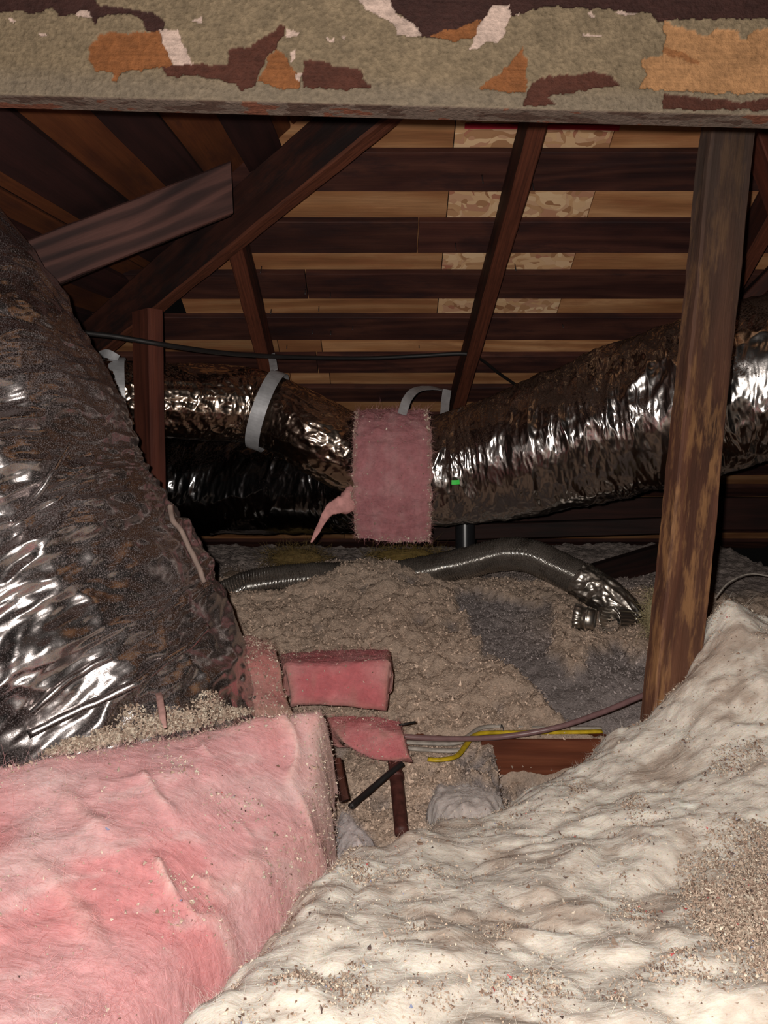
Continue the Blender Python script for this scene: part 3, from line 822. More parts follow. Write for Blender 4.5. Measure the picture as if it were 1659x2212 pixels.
def fibres(name, pts, nrm, length, width, colors, mat, parent, lie=0.6):
    n = len(pts)
    pts = pts + rng.uniform(-.0022, .0022, size=(n, 3)) * np.array([1, 1, .1])
    d = nrm * (1 - lie) + rng.normal(size=(n, 3)) * lie * 0.8
    d /= np.linalg.norm(d, axis=1)[:, None]
    L = (length * rng.lognormal(0, 0.45, n))[:, None]
    bend = rng.normal(size=(n, 3)) * 0.45
    side = np.cross(d, rng.normal(size=(n, 3))); side /= np.linalg.norm(side, axis=1)[:, None]
    w = side * width
    p0 = pts; p1 = pts + d * L * 0.5 + bend * L * 0.12; p2 = pts + d * L + bend * L * 0.5
    V = np.stack([p0 - w, p0 + w, p1 - w * .8, p1 + w * .8, p2], 1)
    b = 5 * np.arange(n)[:, None]
    q = np.array([[0, 1, 3, 2]]) + b
    t = np.array([[2, 3, 4]]) + b
    o = wobj(name, V.reshape(-1, 3), [q, t], mat, parent, True, colors=np.repeat(colors, 5, 0))
    o['kind'] = 'stuff'
    return o
def debris_colors(n, palette, p):
    c = np.array(palette)[rng.choice(len(palette), n, p=p)]
    return c * (0.75 + 0.5 * rng.random((n, 1)))

# ---- loose cellulose
def c3(px, py, y): return PY(px, py, y)
cell_ctrl = [c3(740, 1720, 1.32), c3(900, 1660, 1.40), c3(1000, 1720, 1.30), c3(1150, 1720, 1.30), c3(950, 1565, 1.57), c3(720, 1420, 1.82), c3(560, 1340, 2.02),
             c3(900, 1420, 1.82), c3(700, 1300, 2.12), c3(720, 1238, 2.26), c3(850, 1236, 2.24), c3(1000, 1285, 2.20), c3(1100, 1450, 1.70), c3(1200, 1490, 1.62), c3(1250, 1365, 1.95),
             c3(1380, 1480, 1.60), c3(1390, 1330, 2.10), c3(1180, 1300, 2.16), c3(1300, 1590, 1.48), c3(500, 1275, 2.25), c3(1600, 1275, 2.45), c3(1620, 1400, 2.0),
             (-0.5, 1.2, .11), (-0.2, 1.2, .10), (0.9, 1.2, .10), (-1.4, 1.5, .2), (1.5, 1.6, .2), (-1.4, 3.2, .22), (0, 3.2, .22), (1.5, 3.2, .24), (0.0, 2.7, .24), (-0.7, 2.7, .26), (0.8, 2.8, .24)]
cell_h0 = rbf(cell_ctrl)
def smoothbox(x, y, x0, x1, y0, y1, r): return sstep(x0 - r, x0 + r, x) * (1 - sstep(x1 - r, x1 + r, x)) * sstep(y0 - r, y0 + r, y) * (1 - sstep(y1 - r, y1 + r, y))
def cell_h(x, y):
    h = cell_h0(x, y)
    wob = 0.05 * fbm(x * 9, y * 9, 3.3, 3)
    # dug-out pocket in front of the red joist
    pit = smoothbox(x + wob * .6, y, 0.235, 0.46, 1.28, 1.478, 0.008) * (0.135 * (0.75 + 1.3 * wob / .05 * .25))
    h = h - pit
    # heap hides the joist's face left of the pocket, level with its top behind
    return h
gx = np.arange(-1.45, 1.5, 0.0062); gy = np.arange(1.16, 3.25, 0.0062)
X, Y = np.meshgrid(gx, gy, indexing='ij')
Z = cell_h(X, Y)
jn = smoothbox(X, Y, -1.5, 0.9, JY - 0.004, JY + 0.045, 0.012)     # keep the joist top free
lumps = np.clip(ridged(X * 7, Y * 7, .3, 1) * .5 + fbm(X * 16, Y * 16, 1.7, 3), -1, 1.4)
med = fbm(X * 42, Y * 42, 5.1, 3)
fine = fbm(X * 110, Y * 110, 6.1, 2)
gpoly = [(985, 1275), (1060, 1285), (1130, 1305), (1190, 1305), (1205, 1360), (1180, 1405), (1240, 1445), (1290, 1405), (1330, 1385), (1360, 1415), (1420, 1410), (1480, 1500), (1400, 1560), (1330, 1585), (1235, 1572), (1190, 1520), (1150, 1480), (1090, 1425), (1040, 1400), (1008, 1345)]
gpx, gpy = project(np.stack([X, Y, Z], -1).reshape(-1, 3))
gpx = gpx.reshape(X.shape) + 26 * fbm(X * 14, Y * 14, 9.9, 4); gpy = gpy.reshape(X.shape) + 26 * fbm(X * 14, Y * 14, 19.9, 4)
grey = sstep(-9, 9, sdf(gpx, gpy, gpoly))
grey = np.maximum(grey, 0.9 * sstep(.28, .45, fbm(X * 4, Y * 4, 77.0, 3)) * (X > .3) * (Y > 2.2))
brownheap = np.exp(-(((X - .50) / .10) ** 2 + ((Y - 1.98) / .13) ** 2)) + 0.8 * np.exp(-(((X - .70) / .07) ** 2 + ((Y - 1.95) / .06) ** 2)) 
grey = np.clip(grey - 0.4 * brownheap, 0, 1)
grey = np.maximum(grey, .8 * sstep(2.32, 2.5, Y + .12 * fbm(X * 6, Y * 6, 55., 2)))  # dimness of the far fill put into its colour as grey
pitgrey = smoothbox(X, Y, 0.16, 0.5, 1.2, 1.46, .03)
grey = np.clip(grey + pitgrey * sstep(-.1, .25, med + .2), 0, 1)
Z = Z + (0.026 * lumps + 0.014 * med + 0.005 * fine) * (1 - 0.85 * jn) * (1 - .45 * grey) - 0.022 * grey + 0.02 * brownheap
Z = np.where(jn > .3, np.minimum(Z, JZ + 0.006 + 0.5 * (1 - jn)), Z)
lowg = sstep(.15, -.5, lumps) * 0.75                             # hollows between the lumps tinted towards the grey
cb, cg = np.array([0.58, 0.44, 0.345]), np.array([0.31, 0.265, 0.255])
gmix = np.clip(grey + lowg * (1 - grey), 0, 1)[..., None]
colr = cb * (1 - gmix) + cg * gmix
colr = colr * (1 + .25 * fbm(X * 4, Y * 4, 2, 2))[..., None]
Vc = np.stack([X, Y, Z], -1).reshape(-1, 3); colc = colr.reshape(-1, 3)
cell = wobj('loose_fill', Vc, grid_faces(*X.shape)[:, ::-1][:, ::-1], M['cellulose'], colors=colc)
tag(cell, 'clumpy brown and grey loose-fill cellulose heaped over the joists', 'insulation', kind='stuff')
wgt = (1 / (Vc[:, 1] ** 2)) * (np.abs(Vc[:, 0]) < 1.0) * (Vc[:, 1] < 2.7) * (1 - 0.92 * jn.ravel())
pick = rng.choice(len(Vc), 90000, p=wgt / wgt.sum())
pp = Vc[pick] + rng.normal(size=(len(pick), 3)) * np.array([.003, .003, .0025]) + np.array([0, 0, .001])
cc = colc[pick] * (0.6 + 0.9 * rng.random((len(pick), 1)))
bright = rng.random(len(pick)) < 0.05
cc[bright] = cc[bright] * 1.5 + 0.03
chips('fluff_flakes', pp, 0.0042, cc, M['chips'], cell)

# ------------------------------------------------------------------ batts
def batt(name, ctrl, outline, res, thick, rad, disp, tint, mat, label, cat='insulation', ragged=0.012, group=None, hpoly=None):
    h = rbf(ctrl)
    pol = np.array([hit(px, py, h)[:2] if len(q) == 2 else PY(px, py, q[2])[:2] for q in outline for px, py in [q[:2]]])
    lo, hi = pol.min(0) - .03, pol.max(0) + .03
    X, Y = np.meshgrid(np.arange(lo[0], hi[0], res), np.arange(lo[1], hi[1], res), indexing='ij')
    d = sdf(X, Y, pol) + ragged * fbm(X * 18, Y * 18, 4.2, 4)
    e = np.clip(d / rad, 0, 1)
    drop = thick * (1 - np.sqrt(np.clip(1 - (1 - e) ** 2, 0, 1)))
    Z = h(X, Y) + disp(X, Y) * (0.35 + 0.65 * e) - drop
    colr = tint(X, Y, d)
    V = np.stack([X, Y, Z], -1).reshape(-1, 3)
    Fc = grid_faces(*X.shape)
    ok = (d.ravel()[Fc] > -res).all(1)
    V, Fc, (cl, dd) = compact(V, Fc[ok], [colr.reshape(-1, 3), d.ravel()])
    o = wobj(name, V, Fc, mat, colors=cl)
    tag(o, label, cat, group)
    return o, V, Fc, cl, dd, h

# white blanket
wctrl = [c3(330, 2200, .57), c3(900, 2212, .55), c3(1659, 2212, .52), c3(640, 1905, .80), c3(900, 1900, .82), c3(1300, 1900, .80), c3(720, 1840, .93), c3(900, 1765, 1.05),
         c3(1080, 1715, 1.12), c3(1250, 1605, 1.20), c3(1395, 1505, 1.20), c3(1480, 1405, 1.22), c3(1540, 1300, 1.26), c3(1659, 1350, 1.26), c3(1650, 1600, 1.0), c3(1500, 1650, 1.0),
         c3(1500, 1900, .78), c3(1650, 1850, .78), c3(900, 2600, .40), c3(1650, 2600, .40), c3(300, 2600, .40), (0.55, 1.75, .16), (0.9, 1.8, .2), (0.3, 1.6, .1), (1.0, 1.3, .48), (1.0, .8, .36), (-.2, .9, .18)]
wout = [(300, 2230), (345, 2175), (500, 2045), (560, 1960), (640, 1893), (690, 1850), (735, 1812), (800, 1810), (860, 1785), (930, 1735), (1010, 1745), (1085, 1710), (1180, 1655), (1245, 1615), (1260, 1590), (1320, 1540),
        (1385, 1508), (1400, 1480), (1460, 1430), (1500, 1350), (1530, 1290, 1.33), (1600, 1300, 1.36), (1680, 1345, 1.36), (1900, 1500, 1.3), (2100, 2000, .9), (2100, 2700, .45), (1000, 2800, .32), (250, 2800, .32)]
def wdisp(X, Y):
    fold = ridged(X * 3.2 + 1.5 * Y, Y * 9 + 0.8 * fbm(X * 3, Y * 3, 1, 2), 2.0, 2) - .5
    wa = .05 * fbm(X * 5, Y * 5, 8.0, 2)
    puff = np.abs(fbm((X + wa) * 7, (Y + wa) * 8, 6.0, 4))
    return 0.018 * fbm(X * 6, Y * 6, 1.0, 3) + 0.0035 * fold + 0.026 * puff + 0.004 * fbm(X * 26, Y * 32, 2.0, 3) + 0.0016 * fbm(X * 55, Y * 62, 4.0, 2)
def wtint(X, Y, d):
    c = np.array([0.91, 0.83, 0.735])
    a = fbm(X * 6, Y * 9, 12.0, 4); b = fbm(X * 13, Y * 17, 14.0, 4); g = fbm(X * 5, Y * 6, 18.0, 3)
    col = np.ones(X.shape + (3,)) * c
    m1 = np.clip(sstep(-.02, .40, a + .45 * fbm(X * 30, Y * 38, 15.0, 3)), 0, 1)[..., None] * .9
    col = col * (1 - m1) + m1 * np.array([0.55, 0.445, 0.37])
    m2 = sstep(.15, .55, b)[..., None] * .6
    col = col * (1 - m2) + m2 * np.array([0.96, 0.92, 0.83])
    m3 = sstep(.28, .5, g)[..., None] * .6
    col = col * (1 - m3) + m3 * np.array([0.55, 0.50, 0.44])
    # brown spill of loose fill in the right foreground
    sp = sstep(0, 1, 1.7 - np.hypot((X - .43) / .085, (Y - .60) / .16) + .5 * fbm(X * 14, Y * 14, 21, 3))[..., None]
    col = col * (1 - .8 * sp) + .8 * sp * np.array([0.34, 0.25, 0.19])
    return col
wb, wV, wF, wC, wD, wh = batt('fibreglass_blanket', wctrl, wout, 0.0042, 0.13, 0.07, wdisp, wtint, M['batt'],
    'dirty cream-white fibreglass blanket spread over the near joists', ragged=0.020)
wN = normals_of(wV, wF)
vis = (wV[:, 1] > .42)
def wpick(n, w): return rng.choice(len(wV), n, p=w / w.sum())
edgew = np.where(wD < .05, 3.5, 1.0) * vis
i = wpick(20000, edgew / np.maximum(wV[:, 1], .3))
fibres('loose_fibres', wV[i], wN[i], 0.008, 0.00010, wC[i], M['fibre'], wb, lie=0.75)
i = wpick(7000, vis / np.maximum(wV[:, 1], .3))
fibres('loose_strands', wV[i] + wN[i] * .001, wN[i], 0.015, 0.00010, np.clip(wC[i] * 1.1, 0, .95), M['fibre'], wb, lie=0.97)
cl = fbm(wV[:, 0] * 13, wV[:, 1] * 13, 33.0, 3)
spill = sstep(0, 1, 1.6 - np.hypot((wV[:, 0] - .43) / .085, (wV[:, 1] - .60) / .16) + .5 * fbm(wV[:, 0] * 14, wV[:, 1] * 14, 21, 3))
pal = [(0.60, 0.47, 0.37), (0.80, 0.70, 0.57), (0.30, 0.20, 0.15), (0.46, 0.335, 0.26), (0.14, 0.10, 0.09), (0.3, 0.35, 0.55), (0.6, 0.12, 0.12)]
prb = [.36, .22, .22, .14, .05, .005, .005]
i = wpick(16000, vis * (0.12 + 5 * sstep(.15, .6, cl)))
chips('debris_flakes', wV[i] + wN[i] * .0012, 0.0018, debris_colors(len(i), pal, prb), M['chips'], wb)
i = wpick(3600, vis * (0.5 + sstep(.0, .4, cl)))
chips('debris_flakes', wV[i] + wN[i] * .0015, 0.0022, debris_colors(len(i), pal, prb), M['chips'], wb)
i = wpick(60000, vis * spill + 1e-9)
pil = chips('loose_fill_spill', wV[i] + wN[i] * (rng.random((len(i), 1)) * .014), 0.0021, debris_colors(len(i), pal, [.46, .16, .09, .27, .015, .0025, .0025]), M['chips'],
            None, label='spill of brown loose fill flakes on the white blanket', cat='insulation')

# near pink batt
pctrl = [c3(0, 1640, .85), c3(300, 1580, .95), c3(690, 1500, 1.07), c3(705, 1650, 1.0), c3(700, 1800, .92), c3(600, 1890, .82), c3(450, 2050, .69), c3(300, 2205, .58), c3(0, 2212, .53),
         c3(300, 1900, .72), c3(450, 1750, .84), c3(100, 1900, .69), c3(0, 1800, .74), c3(0, 2700, .38), c3(-300, 1700, .8), c3(-300, 2300, .5), c3(560, 1650, .95), (-.3, 1.25, .38), (-.7, 1.15, .4)]
pout = [(-330, 1690), (0, 1640), (150, 1610), (320, 1578), (420, 1562), (540, 1527), (640, 1505), (705, 1492), (722, 1530), (712, 1600), (722, 1690), (712, 1760), (722, 1832), (640, 1893), (600, 1945), (540, 2010), (470, 2080), (395, 2140), (300, 2220), (200, 2330), (-300, 2800), (-500, 2300)]
_ph0 = rbf(pctrl)
folds = []
for pts, hh, ww in [([(585, 1540), (618, 1562), (638, 1600), (642, 1650), (630, 1695), (610, 1725)], .011, .007), ([(300, 1668), (330, 1705), (352, 1740), (378, 1760)], .007, .005),
                    ([(335, 1860), (350, 1895), (368, 1930), (384, 1965)], .012, .0055), ([(400, 1950), (415, 1985), (440, 1998), (470, 1990)], .006, .005), ([(415, 1890), (445, 1912), (465, 1900)], .007, .006),
                    ([(515, 1780), (532, 1805), (548, 1830)], .005, .004), ([(432, 1600), (442, 1630), (460, 1648)], .005, .004), ([(640, 1720), (662, 1760), (672, 1805)], .008, .006),
                    ([(470, 2020), (490, 2000), (512, 2030)], .009, .009), ([(40, 1850), (150, 1950), (230, 2080)], .006, .012), ([(120, 1700), (200, 1780), (250, 1800)], .005, .010), ([(430, 1960), (520, 1900), (580, 1850)], .007, .012)]:
    folds.append((spline(np.array([hit(*q, _ph0)[:2].tolist() + [0.] for q in pts]), 14)[0][:, :2], hh, ww))
def foldh(X, Y):
    h = np.zeros(np.shape(X)); 
    xs_, ys_ = X + .004 * fbm(X * 40, Y * 40, 1., 2), Y + .004 * fbm(X * 40, Y * 40, 5., 2)
    for pl, hh, ww in folds:
        d = np.full(np.shape(X), 1e9); tq = np.zeros(np.shape(X))
        for i in range(len(pl) - 1):
            e = pl[i + 1] - pl[i]
            t = np.clip(((xs_ - pl[i, 0]) * e[0] + (ys_ - pl[i, 1]) * e[1]) / (e @ e), 0, 1)
            di = np.hypot(xs_ - pl[i, 0] - t * e[0], ys_ - pl[i, 1] - t * e[1])
            tq = np.where(di < d, (i + t) / (len(pl) - 1), tq); d = np.minimum(d, di)
        h = h + hh * np.exp(-(d / ww) ** 2) * np.clip(np.sin(math.pi * np.clip(tq, .04, .96)) * 1.6, 0, 1)
    return h
def pdisp(X, Y):
    u = X * .8 + Y * .6; v = -X * .6 + Y * .8
    return foldh(X, Y) + 0.013 * fbm(X * 7, Y * 7, 41.0, 3) + 0.005 * (ridged(u * 5, v * 9, 42.0, 2) - .5) + 0.0022 * fbm(u * 26, v * 45, 43.0, 3) + 0.0012 * fbm(X * 60, Y * 60, 44.0, 2)
def ptint(X, Y, d):
    u = X * .8 + Y * .6; v = -X * .6 + Y * .8
    a = fbm(u * 4, v * 10, 51.0, 4); b = fbm(X * 5, Y * 5, 52.0, 3); s = fbm(u * 14, v * 42, 53.0, 3)
    col = np.ones(X.shape + (3,)) * np.array([0.84, 0.45, 0.46])
    m = sstep(-.1, .5, a)[..., None] * .75
    col = col * (1 - m) + m * np.array([0.90, 0.65, 0.64])
    m = sstep(.0, .4, -b)[..., None] * .8
    col = col * (1 - m) + m * np.array([0.82, 0.335, 0.345])
    m = np.clip(foldh(X, Y) / .012, 0, 1)[..., None] * .6
    col = col * (1 - m) + m * np.array([0.86, 0.60, 0.55])
    m = sstep(.1, .5, s)[..., None] * .35
    col = col * (1 - m) + m * np.array([0.92, 0.73, 0.71])
    # dusty rim along the far edges
    px, py = project(np.stack([X, Y, np.full(X.shape, .36)], -1).reshape(-1, 3))
    m = (sstep(.06, .0, d) * sstep(1820, 1600, py.reshape(X.shape)) * sstep(-.5, .3, b + .2))[..., None] * .7
    col = col * (1 - m) + m * np.array([0.56, 0.39, 0.32])
    return col
pb, pV, pF, pC, pD, ph = batt('pink_batt', pctrl, pout, 0.0036, 0.13, 0.030, pdisp, ptint, M['batt'],
    'large pink fibreglass batt lying torn beside the dusty foil duct', ragged=0.007)
pN = normals_of(pV, pF)
def ppick(n, w): return rng.choice(len(pV), n, p=w / w.sum())
vis = (pV[:, 1] > .4) * (pV[:, 0] > -.75)
i = ppick(26000, vis * np.where(pD < .04, 3, 1) / pV[:, 1])
fibres('loose_fibres', pV[i], pN[i], 0.012, 0.00014, pC[i] * 1.05, M['fibre'], pb, lie=0.8)
cl = fbm(pV[:, 0] * 12, pV[:, 1] * 12, 61.0, 3)
i = ppick(1100, vis * (0.2 + 5 * sstep(.2, .6, cl)))
chips('debris_flakes', pV[i] + pN[i] * .001, 0.0024, debris_colors(len(i), pal, [.26, .6, .04, .07, .02, .008, .002]), M['chips'], pb)
i = ppick(1600, vis * sstep(.05, .01, pD) * (pV[:, 1] > .8) + 1e-9)
chips('debris_flakes', pV[i] + pN[i] * .002, 0.0026, debris_colors(len(i), pal, [.42, .3, .12, .14, .02, .0, .0]), M['chips'], pb)
# torn flaps and curls standing off the pink face
M['pink_torn'] = plain('pink_fibre', (0.72, 0.36, 0.34), 1.0, var=0.35, scale=45, bstr=0.8, spec=0.1)
M['pink_pale'] = plain('pale_pink_fibre', (0.72, 0.42, 0.38), 1.0, var=0.35, scale=45, bstr=0.8, spec=0.1)
def curl(pts, r, mat='pink_pale', lift=0.004, name='torn_curl', parent=None, h=None, sq=(0.45, 1.1)):
    r = r * .62; lift = lift * .3
    pp = []
    n = len(pts)
    for k, (px, py) in enumerate(pts):
        w = hit(px, py, h or (lambda x, y: ph(x, y) + pdisp(x, y)))
        pp.append((*(w + np.array([0, -.002, lift])), r * math.sin(math.pi * (k + .35) / (n - .3)) + r * .12))
    return tube(name, pp, 40, 14, M[mat], disp=lambda S, TH, R: R * (.35 * fbm(S * 60, np.cos(TH) * 2, np.sin(TH) * 2, 2)), parent=parent or pb, squash=sq)
curl([(335, 1480), (345, 1510), (352, 1550), (358, 1580)], .007, mat='pink_pale', lift=0.02)

# folded pink scraps beyond it
def slab(name, rows_, thick, mat, label, tint_seed=0, n=60, rough=.004, parent=None, dusty=0.0):
    """a bent slab from a grid of (px,py,y) rows; skin on both sides, closed rim"""
    g = np.array([[PY(*q) for q in r] for r in rows_])
    nr, nc = g.shape[:2]
    A = np.stack([spline(g[k], n)[0] for k in range(nr)])                 # nr x n
    A = np.stack([spline(A[:, j], n)[0] for j in range(n)], 1)            # n x n
    du = np.gradient(A, axis=0); dv = np.gradient(A, axis=1)
    N = np.cross(du, dv); N /= np.linalg.norm(N, axis=2)[..., None] + 1e-9
    if (N @ np.array([0, -1, .6])).mean() < 0: N = -N
    e = np.linspace(0, 1, n)
    ed = np.minimum(np.minimum(e, 1 - e)[:, None], np.minimum(e, 1 - e)[None, :])
    rnd = thick * (1 - np.sqrt(np.clip(1 - (1 - np.clip(ed / .045, 0, 1)) ** 2, 0, 1))) * .5
    nz = rough * fbm(A[..., 0] * 30, A[..., 1] * 30, A[..., 2] * 30 + tint_seed, 3) + rough * .3 * fbm(A[..., 0] * 110, A[..., 1] * 110, A[..., 2] * 110, 2)
    top = A + N * (nz - rnd)[..., None]
    bot = A - N * (thick - rnd)[..., None]
    V = np.concatenate([top.reshape(-1, 3), bot.reshape(-1, 3)])
    f = grid_faces(n, n)
    k = n * n
    rim = np.concatenate([np.arange(n), np.arange(1, n) * n + n - 1, (n - 1) * n + np.arange(n - 2, -1, -1), np.arange(n - 2, 0, -1) * n])
    r2 = np.roll(rim, -1)
    sidef = np.stack([rim, r2, r2 + k, rim + k], 1)
    base = np.array([0.62, 0.19, 0.205]); pale = np.array([0.74, 0.42, 0.40]); dust = np.array([0.42, 0.27, 0.21])
    m = sstep(-.3, .6, fbm(A[..., 0] * 14, A[..., 1] * 14, A[..., 2] * 14 + tint_seed, 3))[..., None] * .5
    col = base * (1 - m) + pale * m
    m = (sstep(.12, .0, ed) * .5 + sstep(.1, .6, fbm(A[..., 0] * 20, A[..., 1] * 20, 7 + tint_seed, 3)) * .45)[..., None]
    m = np.clip(m + dusty, 0, 1)
    col = col * (1 - m) + dust * m
    col2 = np.concatenate([col.reshape(-1, 3), col.reshape(-1, 3)])
    o = wobj(name, V, [f, f[:, ::-1] + k, sidef], mat, parent, colors=col2)
    if label: tag(o, label, 'insulation', None)
    return o, top.reshape(-1, 3), N.reshape(-1, 3), col.reshape(-1, 3)
def dress(o, V, N, C, nf, nc, size=.0024):
    i = rng.integers(0, len(V), nf)
    fibres('loose_fibres', V[i], N[i], .010, .00018, C[i] * 1.05, M['fibre'], o, lie=.75)
    if nc:
        i = rng.integers(0, len(V), nc)
        chips('debris_flakes', V[i] + N[i] * .001, size, debris_colors(nc, pal, [.45, .3, .1, .14, .01, 0, 0]), M['chips'], o)
s1 = slab('pink_scrap', [[(600, 1412, 1.56), (720, 1402, 1.57), (846, 1400, 1.56)], [(606, 1428, 1.46), (722, 1425, 1.46), (846, 1420, 1.45)], [(610, 1445, 1.43), (724, 1440, 1.42), (846, 1430, 1.42)], [(620, 1500, 1.41), (726, 1490, 1.40), (842, 1490, 1.40)], [(622, 1528, 1.40), (726, 1532, 1.40), (838, 1544, 1.40)]],
          .07, M['batt'], 'folded bright pink insulation block standing on the loose fill', 3)
dress(*s1, 1500, 160)
s2 = slab('pink_scrap', [[(700, 1548, 1.40), (790, 1545, 1.40), (868, 1556, 1.38)], [(716, 1572, 1.35), (795, 1572, 1.33), (876, 1588, 1.32)], [(738, 1602, 1.32), (810, 1618, 1.30), (884, 1622, 1.30)], [(775, 1628, 1.31), (822, 1646, 1.29), (892, 1640, 1.29)]],
          .05, M['batt'], 'pink insulation flap drooping over the rusty pipe', 9)
dress(*s2, 1500, 180)
s3 = slab('pink_scrap', [[(505, 1390, 1.42), (540, 1368, 1.44), (590, 1395, 1.42)], [(490, 1430, 1.32), (545, 1412, 1.33), (606, 1428, 1.33)], [(470, 1500, 1.26), (540, 1470, 1.28), (618, 1490, 1.30)], [(440, 1560, 1.20), (540, 1545, 1.22), (640, 1545, 1.25)]],
          .06, M['batt'], 'dusty pink scrap wedged between the foil duct and folded block', 15, rough=.006, dusty=.45)
i = rng.integers(0, len(s3[1]), 900)
chips('debris_flakes', s3[1][i] + s3[2][i] * .001, .0028, debris_colors(900, pal, [.5, .25, .1, .14, .01, 0, 0]), M['chips'], s3[0])
dress(*s3, 1200, 0)

# pink wrap round the duct joint
def wrap_disp(S, TH, R):
    return 0.004 * fbm(S * 30, np.cos(TH) * 5, np.sin(TH) * 5, 3) + 0.006 * fbm(S * 9, np.cos(TH) * 1.5, np.sin(TH) * 1.5 + 3, 2)
nw, nth = 90, 150
axA, axB = P(768, 1026, 2.19), P(924, 1026, 2.19)
ths = np.linspace(math.radians(-150), math.radians(64), nth)     # 0 faces the camera, positive goes down
Uw = np.linspace(0, 1, nw)
UU, TT = np.meshgrid(Uw, ths, indexing='ij')
vU = np.array([0, 0.10, 1.0]); vU /= np.linalg.norm(vU); vF = np.array([0, -1.0, .10]); vF /= np.linalg.norm(vF)
def wrap_surface(off):
    r = 0.183 + off + 0.010 * np.sin(UU * 3.1) + 0.004 * fbm(UU * 5, TT * 9, .3, 3) + 0.006 * fbm(UU * 2, TT * 2, 4.3, 2) + 0.006 * (ridged(UU * 4 + TT * .5, TT * 1.1, 2.0, 2) - .5) + 0.003 * perlin(UU * 3 + TT * 1.2, TT * 7, 2)
    edge = 0.018 * fbm(TT * 4, UU * 0, 8.0, 4) + 0.010 * (np.cos(TT * .9) - .8)
    c = axA + (axB - axA) * UU[..., None] + np.array([1.0, 0, 0]) * (edge * (2 * UU - 1))[..., None]
    tt = np.minimum(TT, math.radians(30))
    tail = np.maximum(TT - math.radians(30), 0)
    p = c + r[..., None] * (np.cos(tt)[..., None] * vF - np.sin(tt)[..., None] * vU)
    p = p + (tail * (0.94 + .16 * UU + .05 * fbm(UU * 6, 0.3, 9.0, 3)))[..., None] * 0.185 * np.array([0.03, 0.42, -0.86])
    return p
to, ti = wrap_surface(0.0), wrap_surface(-0.022)
n = nw * nth
f = grid_faces(nw, nth)
rim = np.concatenate([np.arange(nth), np.arange(1, nw) * nth + nth - 1, (nw - 1) * nth + np.arange(nth - 2, -1, -1), np.arange(nw - 2, 0, -1) * nth])
r2 = np.roll(rim, -1)
a = fbm(UU * 5, TT * 3, 71, 3); b_ = fbm(UU * 14, TT * 5, 72, 3)
col = np.ones(UU.shape + (3,)) * np.array([0.50, 0.22, 0.235])
m = sstep(-.2, .6, a)[..., None] * .6; col = col * (1 - m) + m * np.array([0.58, 0.34, 0.34])
m = sstep(.1, .5, b_)[..., None] * .35; col = col * (1 - m) + m * np.array([0.38, 0.16, 0.165])
m = (sstep(.08, 0, np.minimum(UU, 1 - UU)) * .5)[..., None]; col = col * (1 - m) + m * np.array([0.42, 0.27, 0.22])
wr = empty('pink_wrap', P(848, 1168, 2.05), 'pink fibreglass sleeve wrapped round the duct joint', 'insulation')
wrap = wobj('wrap_sheet', np.concatenate([to.reshape(-1, 3), ti.reshape(-1, 3)]), [f, f[:, ::-1] + n, np.stack([rim, r2, r2 + n, rim + n], 1)], M['batt'], wr, colors=np.concatenate([col.reshape(-1, 3)] * 2))
tv = to.reshape(-1, 3); tn = tv - (axA + axB) / 2; tn[:, 0] = 0; tn /= np.linalg.norm(tn, axis=1)[:, None]
front = (TT.ravel() > math.radians(-100))
edgew = (1 + 6 * (np.minimum(UU, 1 - UU).ravel() < .04) + 5 * (TT.ravel() > math.radians(60))) * front
i = rng.choice(len(tv), 4500, p=edgew / edgew.sum())
fibres('loose_fibres', tv[i], tn[i], .014, .0003, col.reshape(-1, 3)[i] * 1.05, M['fibre'], wr, lie=.8)
edgew = (0.15 + 5 * (np.minimum(UU, 1 - UU).ravel() < .05) + 3 * (TT.ravel() > math.radians(57))) * front
i = rng.choice(len(tv), 650, p=edgew / edgew.sum())
chips('debris_flakes', tv[i] + tn[i] * .002, .0034, debris_colors(650, pal, [.5, .25, .1, .14, .01, 0, 0]), M['chips'], wr)
# hanging torn tail at its lower left
tube('torn_tail', [(*P(772, 1070, 2.04), .030), (*P(745, 1088, 2.03), .024), (*P(715, 1100, 2.02), .014), (*P(697, 1125, 2.02), .008), (*P(684, 1150, 2.02), .006), (*P(672, 1172, 2.02), .002)], 60, 16, M['pink_torn'],
     disp=lambda S, TH, R: R * .4 * fbm(S * 40, np.cos(TH) * 2, np.sin(TH) * 2, 2), parent=wr, squash=(0.5, 1.2), up=(0, -1, 0))

# ------------------------------------------------------------------ straps, cables, pipes
def ring_strap(name, c, axis, r, width, a0, a1, tail, label):
    axis = np.asarray(axis, float); axis /= np.linalg.norm(axis)
    u = np.array([0, 0, 1.0]) - axis * axis[2]; u /= np.linalg.norm(u)
    v = np.cross(axis, u)
    pts = [c + r * (math.cos(a) * u + math.sin(a) * v) for a in np.linspace(a0, a1, 22)]
    root = empty(name, pts[len(pts) // 2], label, 'strap')
    n = 60
    sp, _ = spline(np.array(pts), n)
    T = np.gradient(sp, axis=0); T /= np.linalg.norm(T, axis=1)[:, None]
    R_ = sp - c; R_ /= np.linalg.norm(R_, axis=1)[:, None]
    th = 0.0012
    V = []
    wv = width / 2 * (1 + .06 * perlin(np.linspace(0, 9, n), 0.3, 0.1))
    for sgn_r, sgn_a in ((1, -1), (1, 1), (-1, 1), (-1, -1)):
        V.append(sp + sgn_r * th / 2 * R_ + sgn_a * wv[:, None] * axis)
    V = np.stack(V, 1).reshape(-1, 3)
    wobj('loop', V, [grid_faces(n, 4, True), np.arange(4)[None], ((n - 1) * 4 + np.arange(4))[None, ::-1]], M['tape'], root, False)
    if tail is not None:
        sweep('tail', tail, 16, strip_prof(width * .55, .0012), M['tape'], root, up=(0, -1, 0))
    return root
sc_ = P(578, 888, 2.20)
